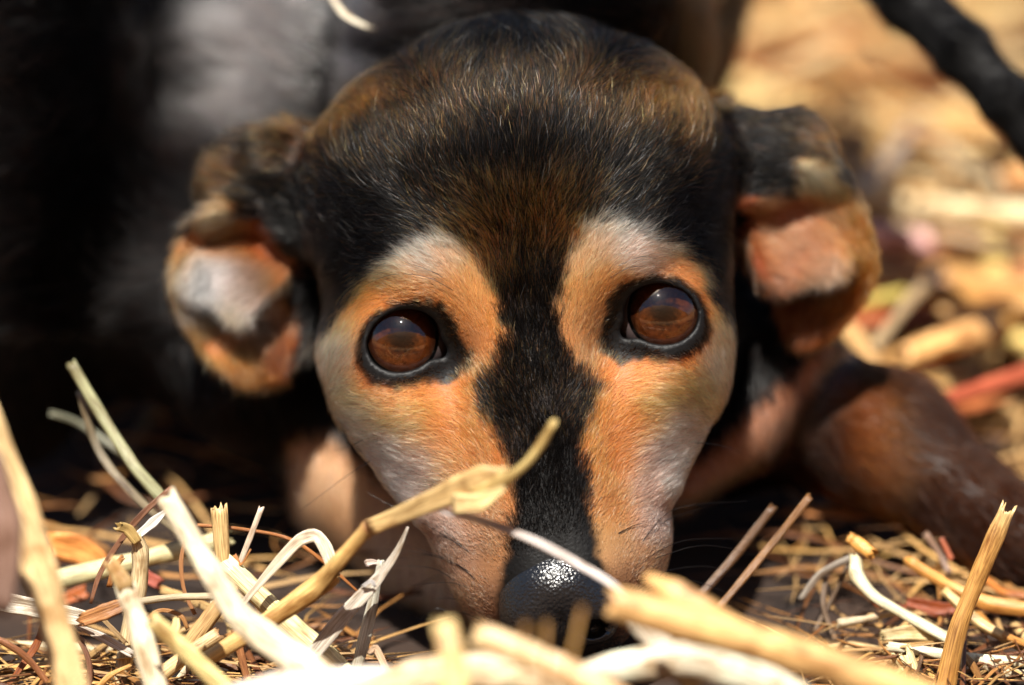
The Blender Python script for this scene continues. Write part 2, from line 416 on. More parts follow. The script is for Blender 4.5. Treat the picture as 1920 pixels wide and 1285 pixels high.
FLOW = [ # px, py, direction on the picture (right, up)
 (930,60,-.1,1),(1040,1050,0,1),(1030,900,0,1),(1000,700,0,1),(990,500,0,1),(960,350,-.05,1),(850,350,-.35,1),(750,300,-.6,.8),(650,250,-.8,.6),(620,400,-1,.15),(700,400,-.95,.3),(580,520,-1,-.1),
 (1080,350,.25,1),(1180,320,.6,.8),(1280,250,.7,.7),(1300,380,1,.2),(1370,450,1,-.1),(1200,380,.85,.5),
 (900,460,-.45,1),(840,430,-.7,.7),(800,470,-.9,.45),(740,500,-1,.1),(680,540,-.9,-.35),(650,590,-.75,-.7),(620,650,-.6,-.8),(640,740,-.85,-.4),(700,800,-.9,-.25),(720,740,-.95,-.15),(780,760,-.95,.0),(850,750,-.8,.3),
 (910,560,-.15,1),(930,640,.0,1),(890,680,-.6,.7),(860,590,-.5,.8),(780,550,-1,.25),(940,780,-.35,.9),(850,830,-.9,.4),(780,880,-.9,.2),(870,950,-.7,.6),(830,1050,-.8,.5),(900,1100,-.7,.7),(890,1180,-.8,.2),
 (1080,500,.35,1),(1120,440,.6,.8),(1180,460,.85,.5),(1260,490,1,.0),(1320,550,.8,-.5),(1340,640,.6,-.8),(1320,720,.85,-.4),(1270,760,.95,-.15),(1180,740,.85,.2),(1070,580,.1,1),(1060,660,-.1,1),(1110,700,.5,.6),(1140,590,.5,.8),(1220,510,1,.2),
 (1110,780,.3,.9),(1180,830,.8,.4),(1250,860,.9,.3),(1160,940,.6,.7),(1220,1000,.8,.5),(1140,1050,.4,.9),(1210,1100,.7,.3),(1180,1200,.8,-.3),
 (450,330,-1,.1),(420,400,-.9,-.3),(350,500,-.4,-.9),(380,600,.1,-1),(460,650,.3,-1),(440,500,-.9,-.3),(540,540,-.4,-.5),
 (1400,280,1,-.1),(1480,240,.9,-.2),(1440,330,.9,-.2),(1550,300,.6,-.7),(1600,430,.2,-1),(1580,560,-.2,-1),(1500,600,-.3,-1),(1500,450,.8,-.6),(1420,450,.7,-.5)]
def poly_soft(poly, q, wob=9, soft=9):
    n = vnoise(q, 26, 11) * wob + vnoise(q, 9, 12) * wob * .6
    return sstep(inside(poly, q) + n, -soft, soft)
BLK = np.array([0.0055, 0.0048, 0.0048])
EARL = [(430,380),(350,430),(312,505),(325,590),(380,665),(440,720),(560,700),(575,600),(560,480),(530,425),(500,408)]
EARR = [(1378,372),(1470,362),(1480,300),(1540,300),(1640,400),(1660,500),(1600,600),(1550,660),(1440,660),(1455,560),(1410,520),(1385,440)]
EARCOL = [(420,400,214,164,118),(350,450,204,124,66),(330,520,200,118,56),(370,640,196,116,58),(450,690,176,96,46),(520,640,120,60,28),(500,440,170,90,50),(380,500,224,214,210),(430,520,200,184,182),(480,530,172,128,110),
 (365,530,236,228,224),(490,570,214,190,180),(440,590,206,160,122),(545,540,180,116,76),(420,440,176,98,60),(400,600,190,130,90),
 (1520,320,226,182,128),(1560,350,220,160,100),(1610,430,192,112,52),(1630,500,180,98,42),(1590,570,150,78,34),(1530,610,122,62,30),(1500,570,116,60,30),(1420,420,196,112,72),(1450,470,180,98,68),(1500,440,178,104,74),(1540,490,190,128,98),(1470,420,200,124,90),(1540,420,188,108,66)]
def coat(P, N=None, pick=False):
    """albedo and tipped-hair share over the head and ears"""
    q = px_of(P); n = len(q)
    tan = lin(blend([t[:2] for t in TAN], [t[2:] for t in TAN], q, 38))
    k_ = sstep((tan[:, 0] - tan[:, 2]) / tan[:, 0], .62, .90)[:, None]
    tan = tan * (1 - k_ * np.array([[.0, .13, .34]]) + (1 - k_) * np.array([[.02, -.085, -.01]]))
    wl = poly_soft(POLY_FL, q, 9, 15); wr = poly_soft(POLY_FR, q, 9, 15)
    face = np.maximum(wl, wr)
    if pick: face = (rng.random(n) < face).astype(float)
    h = local_to_head(P)
    rim = np.ones(n)
    for s in (-1, 1):
        u, v = eye_uv(h, s)
        d = eye_open(h, s) - (1.3 + 1.6 * sstep(-v, 0, 6) + 1.8 * sstep(-u, 3, 10))
        d = d + vnoise(q, 12, 21) * .7
        rim = np.minimum(rim, sstep(d, -.5, 1.5))
    tip = blend([t[:2] for t in TIP], [t[2] for t in TIP], q, 48)[:, 0] * (1 - face)
    tan = tan * np.array([1.02, .95, .95])
    tan = tan * np.minimum(1.22, .86 / tan.max(1))[:, None]
    col = BLK * (1 - face[:, None]) + tan * face[:, None]
    # ears
    z = P[:, 2]
    we = np.maximum(poly_soft(EARL, q, 6, 8), poly_soft(EARR, q, 6, 8)) * sstep(z, -28, -36)
    we = we * np.where((q[:, 0] < 600) | (q[:, 0] > 1370), 1, 0)
    ec = lin(blend([t[:2] for t in EARCOL], [t[2:] for t in EARCOL], q, 34))
    if N is not None: we = we * sstep(N[:, 2], -.35, 0.05)
    col = col * (1 - we[:, None]) + ec * we[:, None]
    tip = tip * (1 - we)
    # brown-tipped hairs on the outside of the ears
    eb = np.maximum(np.exp(-(((q - (430, 320)) / (60, 50)) ** 2).sum(1)), np.exp(-(((q - (1520, 245)) / (60, 45)) ** 2).sum(1)))
    tip = np.clip(tip + eb * .9 * (1 - we), 0, 1)
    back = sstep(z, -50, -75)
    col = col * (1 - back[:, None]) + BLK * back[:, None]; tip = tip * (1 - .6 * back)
    col = col * (1 - (1 - rim[:, None]) * .97)
    return col, tip, rim, we
BROWN = lin((120, 62, 28)); LTAN = lin((196, 130, 84))
def coat_back(P):
    q = px_of(P); n = len(q)
    col = np.tile(BLK, (n, 1))
    def put(poly, c, w, s):
        nonlocal col
        k = sstep(inside(poly, q) + vnoise(q, 40, 31) * w, -s, s)[:, None]; col = col * (1 - k) + np.asarray(c) * k
    put([(540,830),(610,815),(720,900),(860,1040),(960,1300),(520,1300),(545,1000)], lin((226,172,128)), 8, 22)
    put([(1250,900),(1380,800),(1500,690),(1540,620),(1575,650),(1540,740),(1440,850),(1300,935),(1200,1000)], lin((196,136,104)), 5, 12)
    put([(1490,760),(1560,670),(1700,640),(2100,800),(2200,1300),(1250,1300),(1280,960),(1420,880)], lin((48,23,10)), 14, 24)  # brown foreleg, its shade darkened into the coat colour
    put([(1585,720),(1660,740),(1700,880),(1640,960),(1580,880)], lin((112,62,28)), 10, 42)  # spot of sunlight on that leg, painted into the coat
    put([(1262,-12),(1310,-12),(1345,18),(1300,22)], lin((190,130,84)), 2, 6)
    return col
# ---- materials
def hair_mat(name, rough=0.35, spec=0.5):
    m = bpy.data.materials.new(name); m.use_nodes = True; t = m.node_tree; t.nodes.clear()
    out = t.nodes.new('ShaderNodeOutputMaterial'); h = t.nodes.new('ShaderNodeBsdfHairPrincipled')
    h.model = 'CHIANG'; h.parametrization = 'COLOR'
    a = attr(t, 'col'); t.links.new(a.outputs['Color'], h.inputs['Color'])
    h.inputs['Roughness'].default_value = rough; h.inputs['Radial Roughness'].default_value = 0.45
    h.inputs['Coat'].default_value = 0.0; h.inputs['IOR'].default_value = spec
    h.inputs['Random Roughness'].default_value = 0.4
    io = attr(t, 'ior'); t.links.new(io.outputs['Fac'], h.inputs['IOR'])
    t.links.new(h.outputs[0], out.inputs[0]); return m
M_hair = hair_mat('fur', .22, 1.36)
M_hairb = hair_mat('glossy_fur', .3, 1.6)
M_skin, t_, b_ = new_mat('skin')
a_ = attr(t_, 'col'); t_.links.new(a_.outputs['Color'], b_.inputs['Base Color'])
b_.inputs['Roughness'].default_value = 0.55; b_.inputs['Specular IOR Level'].default_value = .3
nb_ = t_.nodes.new('ShaderNodeTexNoise'); nb_.inputs['Scale'].default_value = 1400; nb_.inputs['Detail'].default_value = 4
bu_ = t_.nodes.new('ShaderNodeBump'); bu_.inputs['Strength'].default_value = 0.5; bu_.inputs['Distance'].default_value = 0.0003
ge_ = t_.nodes.new('ShaderNodeNewGeometry'); t_.links.new(ge_.outputs['Position'], nb_.inputs['Vector'])
t_.links.new(nb_.outputs[0], bu_.inputs['Height']); t_.links.new(bu_.outputs[0], b_.inputs['Normal'])

dog_loc = to_world(np.array([0., 0., -60.])); dog_loc[2] = 0
dog = bpy.data.objects.new('dog', None); bpy.context.collection.objects.link(dog); dog.location = dog_loc
dog.empty_display_size = 0.05
tag(dog, 'black and tan puppy with amber eyes, lying with its nose in the straw', 'dog')
HN = grad(f_front, HV)
hc, htip, hrim, hwe = coat(HV, HN)
skin_h = hc * (0.42 - .0 * hrim[:, None]) + htip[:, None] * 0.25 * lin((110, 62, 30))
skin_h = skin_h * hrim[:, None] + np.array([.004, .004, .0045]) * (1 - hrim[:, None])
skin_b = coat_back(BV) * .5; skin_t = np.tile(BLK * .6, (len(TV), 1))
allV = np.concatenate([HV, BV, TV]); allF = np.concatenate([HF, BF + len(HV), TF + len(HV) + len(BV)])
body = mesh_obj('body', to_world(allV), allF, M_skin, dog, cols=np.concatenate([skin_h, skin_b, skin_t]), origin=dog_loc)

# ---- the coat: strands as real hair curves
def fur_object(name, P, N, T, L, rad, c_root, c_tip, lift=0.5, curl=0.35, K=5, jitter=0.22, mat=M_hair, glint=.05):
    """P roots, N normals, T tangents (unit), L lengths in mm"""
    n = len(P); B = np.cross(N, T)
    s = np.linspace(0, 1, K)[None, :, None]
    ja = rng.normal(0, jitter, n)[:, None, None]
    li = np.clip(lift * (1 + rng.normal(0, .35, n)), .04, 1.4)[:, None, None]
    Ld = L[:, None, None]
    bend = rng.normal(0, .12, n)[:, None, None]
    pos = P[:, None, :] - .25 * N[:, None, :] + Ld * (s * T[:, None, :] + s * ja * B[:, None, :] + bend * s * s * B[:, None, :] + (li * s - curl * li * s * s) * N[:, None, :])
    hcv = bpy.data.hair_curves.new(name)
    hcv.add_curves([K] * n)
    w = to_world(pos.reshape(-1, 3)) - dog_loc
    hcv.attributes['position'].data.foreach_set('vector', w.astype(np.float32).ravel())
    prof = np.array([1, 1, .85, .55, .12])[:K] if K == 5 else np.linspace(1, .1, K)
    ra = hcv.attributes.get('radius') or hcv.attributes.new('radius', 'FLOAT', 'POINT')
    rr = (rad * 0.001) * (1 + rng.uniform(-.25, .25, n))[:, None] * prof[None]
    ra.data.foreach_set('value', rr.astype(np.float32).ravel())
    ca = hcv.attributes.new('col', 'FLOAT_COLOR', 'POINT')
    w_ = sstep(np.linspace(0, 1, K), .25, .8)[None, :, None]
    cc = np.ones((n, K, 4), dtype=np.float32)
    cc[..., :3] = c_root[:, None, :] * (1 - w_) + c_tip[:, None, :] * w_
    ca.data.foreach_set('color', cc.ravel())
    ia = hcv.attributes.new('ior', 'FLOAT', 'CURVE')
    ia.data.foreach_set('value', (np.full(n, 1.5) if mat is not M_hair else np.where(rng.random(n) < glint, 1.6, 1.18)).astype(np.float32))
    hcv.materials.append(mat)
    o = bpy.data.objects.new(name, hcv); bpy.context.collection.objects.link(o); o.parent = dog
    return o
def sample(V, F, dens, wfun):
    a, b, c, d = (V[F[:, k]] for k in range(4))
    ar = .5 * np.linalg.norm(np.cross(c - a, d - b), axis=1)
    ctr = (a + b + c + d) / 4
    m = ar * dens * wfun(ctr)
    cnt = np.floor(m + rng.random(len(m))).astype(int)
    i = np.repeat(np.arange(len(F)), cnt)
    u = rng.random(len(i))[:, None]; v = rng.random(len(i))[:, None]
    return a[i] * (1 - u) * (1 - v) + b[i] * u * (1 - v) + c[i] * u * v + d[i] * (1 - u) * v
nose_c = head_to_local(np.array([-0.3, -61.5, 2.0]))
def f_nose(P):
    h = local_to_head(P); a = np.abs(h[:, 0] + .3)
    m = np.stack([a, h[:, 1] - 2.4, h[:, 2] - .8], 1).astype(np.float32)
    d = sd_ell(m, (0, -59.0, 1.5), (12.6, 10.6, 11.5))
    d = smin(d, sd_ell(m, (6.0, -64.5, 3), (7.0, 7.0, 8)), 4)
    d = smin(d, sd_ell(m, (0, -66.5, 3), (5.5, 5.5, 7)), 3)
    d = smax(d, -sd_ell(m, (6.8, -68.0, 9.5), (2.9, 2.2, 5)), 1.2)
    d = smax(d, -sd_cone(m, (9.2, -68.8, 9), (12.5, -68, 3), 1.1, .9), 1.0)
    d = d + .8 * np.exp(-(a / .9) ** 2) * sstep(h[:, 1], -60, -64)
    return d.astype(np.float32)
def flow_dir(P):
    q = px_of(P)
    v = blend([f[:2] for f in FLOW], [f[2:] for f in FLOW], q, 55)
    ang = vnoise(q, 60, 41) * .22 + vnoise(q, 22, 42) * .18
    ca, sa = np.cos(ang), np.sin(ang)
    return np.stack([v[:, 0] * ca - v[:, 1] * sa, v[:, 0] * sa + v[:, 1] * ca, -.0 * v[:, 0]], 1)
def tangent(v, N):
    v = v / (np.linalg.norm(v, axis=1, keepdims=True) + 1e-9)
    t = v - (v * N).sum(1)[:, None] * N
    t = t + 1e-3 * np.array([0, 0, -1.]); return t / (np.linalg.norm(t, axis=1, keepdims=True) + 1e-9)
HP = sample(HV, HF, 23, lambda c: np.where(c[:, 2] > -75, 1, .35) * np.where(c[:, 2] > -95, 1, .4))
HPN = grad(f_front, HP)
# no hairs on the lids' bare rims, under the nose leather or buried in the neck
hh = local_to_head(HP)
keep = f_nose(HP) > .15
keep &= f_back(HP) > -1.5
for s in (-1, 1):
    u, v = eye_uv(hh, s); e = eye_open(hh, s)
    bare = (e < .9 + .7 * sstep(-v, 1, 6) + .8 * sstep(-u, 4, 9) + rng.uniform(-.4, .5, len(hh))) & (hh[:, 2] > -26)
    keep &= ~bare
keep &= (HPN[:, 2] > -.75) | (rng.random(len(HP)) < .5)
HP = HP[keep]; HPN = HPN[keep]
q = px_of(HP); hh = local_to_head(HP)
col, tip, rim, we = coat(HP, HPN, True)
T = tangent(flow_dir(HP), HPN)
# length: short on the muzzle and by the eyes, longer on crown, cheek edge and ears
L = blend([(1040,1060),(1040,850),(990,560),(950,300),(930,80),(650,350),(1300,350),(620,700),(1350,680),(740,870),(1270,830),(820,1080),(1200,1100),(750,520),(1200,490),(900,620),(1080,620),(450,330),(1450,300),(450,550),(1520,500),(900,1200),(590,560),(1370,520)],
          [1.8,3.2,4.6,6.2,7.5,7.0,7.0,5.2,5.2,3.6,3.6,1.9,1.9,4.6,4.6,3.2,3.2,6.0,5.0,5.0,4.5,1.8,6.5,6.5], q, 90)[:, 0]
ed = np.full(len(HP), 99.)
for s in (-1, 1): ed = np.minimum(ed, np.where(hh[:, 2] > -28, eye_open(hh, s), 99))
L = L * (.38 + .62 * sstep(ed, 1.5, 11)) * rng.uniform(.7, 1.15, len(L))
L *= .5 + .5 * sstep(f_nose(HP), 0, 5)
n = len(HP)
var = np.exp(rng.normal(0, .30, n))[:, None]
c_root = col * var * .8; c_tip = col * var * 1.06
# dark hairs mixed in where tan meets black, and grey ticking on the muzzle
isT = rng.random(n) < tip * .84
tc_ = lin(np.stack([rng.uniform(150, 205, n), rng.uniform(92, 128, n), rng.uniform(46, 72, n)], 1)) * .60 * np.exp(rng.normal(0, .35, (n, 1)))
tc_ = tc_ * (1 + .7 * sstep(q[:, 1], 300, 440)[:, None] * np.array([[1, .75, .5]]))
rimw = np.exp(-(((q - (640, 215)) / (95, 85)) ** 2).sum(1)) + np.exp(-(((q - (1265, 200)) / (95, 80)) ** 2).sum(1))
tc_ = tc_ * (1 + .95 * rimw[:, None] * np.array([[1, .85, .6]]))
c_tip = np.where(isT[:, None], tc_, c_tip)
c_root = np.where(isT[:, None], c_root + tc_ * .12, c_root)
dark = rng.random(n) < .05 * (col.sum(1) > .1)
mz_ = sstep(q[:, 1], 960, 1120) * (q[:, 1] > 900) * (col.sum(1) > .1) * (q[:, 0] > 600) * (q[:, 0] < 1400)
dark |= rng.random(n) < .18 * mz_
c_root[dark] *= .25; c_tip[dark] *= .3
gw = rng.random(n) < .006 * (col.sum(1) < .1)
c_tip[gw] = [.45, .43, .42]; c_root[gw] = [.2, .19, .19]
cap = .82
c_root = np.clip(c_root, .004, cap); c_tip = np.clip(c_tip, .004, cap)
sel = np.zeros(n, bool)
lift = .30 + .12 * vnoise(HP, 7, 51) + .1 * sstep(ed, 8, 2)
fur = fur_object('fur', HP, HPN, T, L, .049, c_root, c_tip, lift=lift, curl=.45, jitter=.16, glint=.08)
print('head strands', n)
BP = sample(BV, BF, 2.6, lambda c: np.where(c[:, 2] > -200, 1, .3))
BPN = grad(f_back, BP, 1.0)
kb = (BPN[:, 2] > -.5) & (f_front(BP) > 1.0) & (px_of(BP)[:, 1] > -420)
BP = BP[kb]; BPN = BPN[kb]; bc = coat_back(BP)
qb = px_of(BP)
fl = np.zeros((len(BP), 3)); fl[:, 0] = -1 + vnoise(qb, 120, 61) * .4; fl[:, 1] = .25 + vnoise(qb, 90, 62) * .5; fl[:, 2] = -.4
leg = qb[:, 1] > 620
fl[leg] = [.2, -1, .1]; fl[leg & (qb[:, 0] > 1500)] = [.8, -.5, .2]
T = tangent(fl, BPN); nb = len(BP)
var = np.exp(rng.normal(0, .25, nb))[:, None]
red = (rng.random(nb) < .12)[:, None] * lin((120, 60, 35)) * .5
sheen = np.exp(-(((qb - (550, 110)) / (170, 140)) ** 2).sum(1)) * sstep(qb[:, 0], 280, 470)  # sun sheen on the black shoulder, put into the hair colour as grey
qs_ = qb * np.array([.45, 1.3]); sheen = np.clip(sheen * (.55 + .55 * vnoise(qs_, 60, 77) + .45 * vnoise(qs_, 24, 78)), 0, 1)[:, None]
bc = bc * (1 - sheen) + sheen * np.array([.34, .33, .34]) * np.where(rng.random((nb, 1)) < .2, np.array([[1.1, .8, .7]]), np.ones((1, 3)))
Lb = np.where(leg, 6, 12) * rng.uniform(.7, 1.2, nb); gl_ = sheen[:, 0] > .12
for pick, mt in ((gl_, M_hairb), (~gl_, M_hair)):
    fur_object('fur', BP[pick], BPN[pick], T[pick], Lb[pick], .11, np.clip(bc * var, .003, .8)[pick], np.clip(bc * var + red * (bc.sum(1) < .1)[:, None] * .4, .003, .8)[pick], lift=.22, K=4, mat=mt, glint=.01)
TP = sample(TV, TF, 5, lambda c: np.ones(len(c))); TPN = grad(f_tail, TP, 1.0)
T = tangent(np.tile([.7, -.6, .1], (len(TP), 1)), TPN); nn = len(TP)
fur_object('fur', TP, TPN, T, rng.uniform(3.5, 6, nn), .10, np.tile(BLK, (nn, 1)) * .6, np.tile(BLK, (nn, 1)) * .7, lift=.2, K=4, glint=0)
print('body strands', nb, nn)

# ---- nose
NV, NF = surface(f_nose, nose_c - [16, 15, 16], nose_c + [16, 15, 16], .4)
M_nose, t_, b_ = new_mat('nose_leather')
b_.inputs['Base Color'].default_value = (.006, .006, .007, 1); b_.inputs['Roughness'].default_value = .23
b_.inputs['Specular IOR Level'].default_value = .75
vo = t_.nodes.new('ShaderNodeTexVoronoi'); vo.inputs['Scale'].default_value = 1500
no = t_.nodes.new('ShaderNodeTexNoise'); no.inputs['Scale'].default_value = 3000
ge_ = t_.nodes.new('ShaderNodeNewGeometry')
t_.links.new(ge_.outputs['Position'], vo.inputs['Vector']); t_.links.new(ge_.outputs['Position'], no.inputs['Vector'])
b1 = t_.nodes.new('ShaderNodeBump'); b1.invert = True; b1.inputs['Strength'].default_value = 1; b1.inputs['Distance'].default_value = .00015
b2 = t_.nodes.new('ShaderNodeBump'); b2.inputs['Strength'].default_value = .5; b2.inputs['Distance'].default_value = .0001
t_.links.new(vo.outputs['Distance'], b1.inputs['Height']); t_.links.new(no.outputs[0], b2.inputs['Height'])
t_.links.new(b1.outputs[0], b2.inputs['Normal']); t_.links.new(b2.outputs[0], b_.inputs['Normal'])
mesh_obj('nose', to_world(NV), NF, M_nose, dog, origin=to_world(nose_c))

# ---- eyes
M_scl, t_, b_ = new_mat('eye_white'); b_.inputs['Base Color'].default_value = (.10, .075, .075, 1); b_.inputs['Roughness'].default_value = .12
M_iris, t_, b_ = new_mat('iris')
st = attr(t_, 'st'); sep = t_.nodes.new('ShaderNodeSeparateXYZ'); t_.links.new(st.outputs['Vector'], sep.inputs[0])
rp = t_.nodes.new('ShaderNodeValToRGB'); el = rp.color_ramp.elements
el[0].position = 0; el[0].color = (.004, .002, .001, 1); el[1].position = 1; el[1].color = (.01, .004, .002, 1)
for p_, c_ in ((.24, (.010, .004, .002)), (.36, (.018, .006, .002)), (.56, (.050, .014, .003)), (.76, (.036, .009, .002)), (.90, (.018, .005, .002))):
    e_ = el.new(p_); e_.color = (*c_, 1)
fi = t_.nodes.new('ShaderNodeTexNoise'); fi.inputs['Scale'].default_value = 1; fi.inputs['Detail'].default_value = 5
mp = t_.nodes.new('ShaderNodeMapping'); mp.inputs['Scale'].default_value = (7.0, 5, 5)
t_.links.new(st.outputs['Vector'], mp.inputs[0]); 
cmb = t_.nodes.new('ShaderNodeCombineXYZ')
ang_ = attr(t_, 'dir'); 
t_.links.new(mp.outputs[0], fi.inputs['Vector'])
ad = t_.nodes.new('ShaderNodeMath'); ad.operation = 'MULTIPLY_ADD'; ad.inputs[1].default_value = .22
sb = t_.nodes.new('ShaderNodeMath'); sb.operation = 'SUBTRACT'; sb.inputs[1].default_value = .5
t_.links.new(fi.outputs[0], sb.inputs[0]); t_.links.new(sb.outputs[0], ad.inputs[0]); t_.links.new(sep.outputs[0], ad.inputs[2])
t_.links.new(ad.outputs[0], rp.inputs[0])
br = t_.nodes.new('ShaderNodeMix'); br.data_type = 'RGBA'; br.blend_type = 'MULTIPLY'; br.inputs[0].default_value = 1
fr = t_.nodes.new('ShaderNodeValToRGB'); fr.color_ramp.elements[0].position = .3; fr.color_ramp.elements[0].color = (.35, .3, .25, 1)
fr.color_ramp.elements[1].position = .7; fr.color_ramp.elements[1].color = (1.5, 1.4, 1.3, 1)
t_.links.new(fi.outputs[0], fr.inputs[0]); t_.links.new(rp.outputs[0], br.inputs[6]); t_.links.new(fr.outputs[0], br.inputs[7])
t_.links.new(br.outputs[2], b_.inputs['Base Color']); b_.inputs['Roughness'].default_value = .8; b_.inputs['Specular IOR Level'].default_value = 0
M_cor = bpy.data.materials.new('cornea'); M_cor.use_nodes = True; t_ = M_cor.node_tree; t_.nodes.clear()
o_ = t_.nodes.new('ShaderNodeOutputMaterial'); mi = t_.nodes.new('ShaderNodeMixShader'); tr = t_.nodes.new('ShaderNodeBsdfTransparent')
gl = t_.nodes.new('ShaderNodeBsdfGlossy'); gl.inputs['Roughness'].default_value = .015; gl.inputs['Color'].default_value = (1, 1, 1, 1)
fs = t_.nodes.new('ShaderNodeFresnel'); fs.inputs[0].default_value = 1.68
gb_ = t_.nodes.new('ShaderNodeNewGeometry'); mu_ = t_.nodes.new('ShaderNodeMath'); mu_.operation = 'SUBTRACT'; mu_.use_clamp = True
t_.links.new(fs.outputs[0], mu_.inputs[0]); t_.links.new(gb_.outputs['Backfacing'], mu_.inputs[1]); t_.links.new(mu_.outputs[0], mi.inputs[0]); t_.links.new(tr.outputs[0], mi.inputs[1]); t_.links.new(gl.outputs[0], mi.inputs[2]); t_.links.new(mi.outputs[0], o_.inputs[0])
def dome(c, axis, R0, th0, th1, nr=28, na=64):
    """part of a sphere about axis, from polar angle th0 to th1"""
    axis = axis / np.linalg.norm(axis); u = np.cross(axis, [0, 1, 0]); u /= np.linalg.norm(u); v = np.cross(axis, u)
    th = np.linspace(th0, th1, nr)[:, None]; ph = np.linspace(0, 2 * np.pi, na, endpoint=False)[None]
    p = (np.cos(th) * R0)[..., None] * axis + (np.sin(th) * np.cos(ph) * R0)[..., None] * u + (np.sin(th) * np.sin(ph) * R0)[..., None] * v
    i, j = np.meshgrid(np.arange(nr - 1), np.arange(na), indexing='ij'); j2 = (j + 1) % na
    f = np.stack([i * na + j, (i + 1) * na + j, (i + 1) * na + j2, i * na + j2], -1).reshape(-1, 4)
    return c + p.reshape(-1, 3), f, (th + 0 * ph).ravel(), (ph + 0 * th).ravel()
for s in (-1, 1):
    c = head_to_local(EYE[s]); axl = np.array([s * .10 + .02, .04, 1.0]); axl /= np.linalg.norm(axl)
    lr = 8.0; RE = 10.5; lt = math.asin(lr / RE)
    v, f, th, ph = dome(c, axl, RE, lt, math.pi - .02)
    ey = mesh_obj('eye', to_world(v), f, M_scl, dog, origin=to_world(c))
    ic = c + axl * (RE * math.cos(lt) - .3)
    # iris: a shallow cone
    v, f, th, ph = dome(c + axl * 7.75 + axl * 70, -axl, math.hypot(70, 7.4), .0003, math.atan(7.4 / 70), 20, 96)
    rr_ = th / th.max()
    mesh_obj('iris', to_world(v), f, M_iris, ey, uvs=np.stack([rr_, np.cos(ph), np.sin(ph)], 1), origin=to_world(c))
    RC = 9.3; ct = math.asin((lr + .12) / RC)
    cc_ = c + axl * (RE * math.cos(lt) - RC * math.cos(ct))
    v, f, th, ph = dome(cc_, axl, RC, .0005, ct, 28, 96)
    mesh_obj('cornea', to_world(v), f, M_cor, ey, origin=to_world(c))

# ---- whiskers
M_wh, t_, b_ = new_mat('whisker'); b_.inputs['Base Color'].default_value = (.006, .005, .005, 1); b_.inputs['Roughness'].default_value = .25
def catmull(pts, n):
    pts = np.asarray(pts, float); P = np.vstack([2 * pts[0] - pts[1], pts, 2 * pts[-1] - pts[-2]])
    out = []
    m = len(pts) - 1
    for t in np.linspace(0, m, n):
        i = min(int(t), m - 1); u = t - i; a, b, c, d = P[i:i + 4]
        out.append(.5 * (2 * b + (c - a) * u + (2 * a - 5 * b + 4 * c - d) * u * u + (3 * b - a - 3 * c + d) * u ** 3))
    return np.array(out)
def tube(path, rad, sides=6, flat=1.0, up=None, cap=True):
    path = np.asarray(path); n = len(path); tg = np.gradient(path, axis=0); tg /= np.linalg.norm(tg, axis=1, keepdims=True) + 1e-9
    up = np.array([0, 0, 1.]) if up is None else np.asarray(up, float)
    V = []
    ref = np.cross(tg[0], up); 
    if np.linalg.norm(ref) < 1e-3: ref = np.cross(tg[0], [0, 1, 0.3])
    a = ref / np.linalg.norm(ref)
    for i in range(n):
        a = a - (a @ tg[i]) * tg[i]; a /= np.linalg.norm(a); b = np.cross(tg[i], a)
        th = np.linspace(0, 2 * np.pi, sides, endpoint=False)
        r = rad[i]
        V.append(path[i] + r * (np.cos(th)[:, None] * a + flat * np.sin(th)[:, None] * b))
    V = np.concatenate(V)
    i, j = np.meshgrid(np.arange(n - 1), np.arange(sides), indexing='ij'); j2 = (j + 1) % sides
    F = np.stack([i * sides + j, i * sides + j2, (i + 1) * sides + j2, (i + 1) * sides + j], -1).reshape(-1, 4)
    return V, F
WH = [((868,1026),(845,1005),(800,978)),((880,1035),(850,1015),(812,1000)),((860,1022),(800,985),(690,925)),((890,1085),(850,1055),(790,1036),(720,1030)),((885,1075),(830,1045),(760,1022)),((848,1057),(800,1040),(720,1052)),
 ((852,1088),(810,1065),(745,1062)),((880,1103),(840,1092),(770,1098)),((865,1125),(840,1122),(805,1124)),((865,1165),(820,1140),(785,1168)),((900,1162),(870,1150),(820,1150)),
 ((1205,1015),(1225,990),(1270,950),(1400,940)),((1218,1010),(1250,975),(1330,950)),((1200,1060),(1240,1030),(1300,1010),(1420,1012)),((1205,1055),(1250,1040),(1330,1020),(1440,1050)),((1212,1085),(1260,1068),(1340,1062),(1420,1100)),
 ((1160,1000),(1190,985),(1215,980)),((1195,1090),(1280,1085),(1360,1110),(1440,1160)),((1290,830),(1350,835),(1410,858)),((700,860),(640,900),(560,960)),((690,820),(650,840),(620,845))]
Vz = lambda px, py: 0
def surf_z(px, py):
    zz = np.linspace(25, -70, 191); pts = np.array([PX(px, py, z) for z in zz]).astype(np.float32)
    d = f_front(pts); k = np.argmax(d < 0.05)
    return zz[k] if d[k] < 0.05 else -12.0
for w in WH:
    ps = catmull([(p[0], p[1], 0) for p in w], 9); path = []; last = None
    for i, p in enumerate(ps):
        zz = surf_z(p[0], p[1]); on = zz > -11.9
        if on: z = zz + .15 + .10 * i; last = z
        elif last is None: z = -14.
        else: last = last - .9; z = last
        path.append(PX(p[0], p[1], z))
    path = np.array(path); path[1:-1] = .25 * path[:-2] + .5 * path[1:-1] + .25 * path[2:]
    path = catmull(path, 22)
    v, f = tube(path, np.linspace(.10, .025, 22), 5)
    mesh_obj('whisker', to_world(v), f, M_wh, dog, origin=to_world(path[0]))
# brow whiskers
for w in (((830,520),(800,505),(760,492)),((850,545),(800,520),(735,515),(670,540)),((1160,498),(1200,482),(1230,485)),((1145,520),(1180,502),(1215,500))):
    z0 = surf_z(*w[0]); pts = []
    for i, p in enumerate(w): pts.append(PX(p[0], p[1], surf_z(*p) + .8 + .3 * i))
    path = catmull(pts, 12); v, f = tube(path, np.linspace(.08, .025, 12), 5)
    mesh_obj('whisker', to_world(v), f, M_wh, dog, origin=to_world(path[0]))
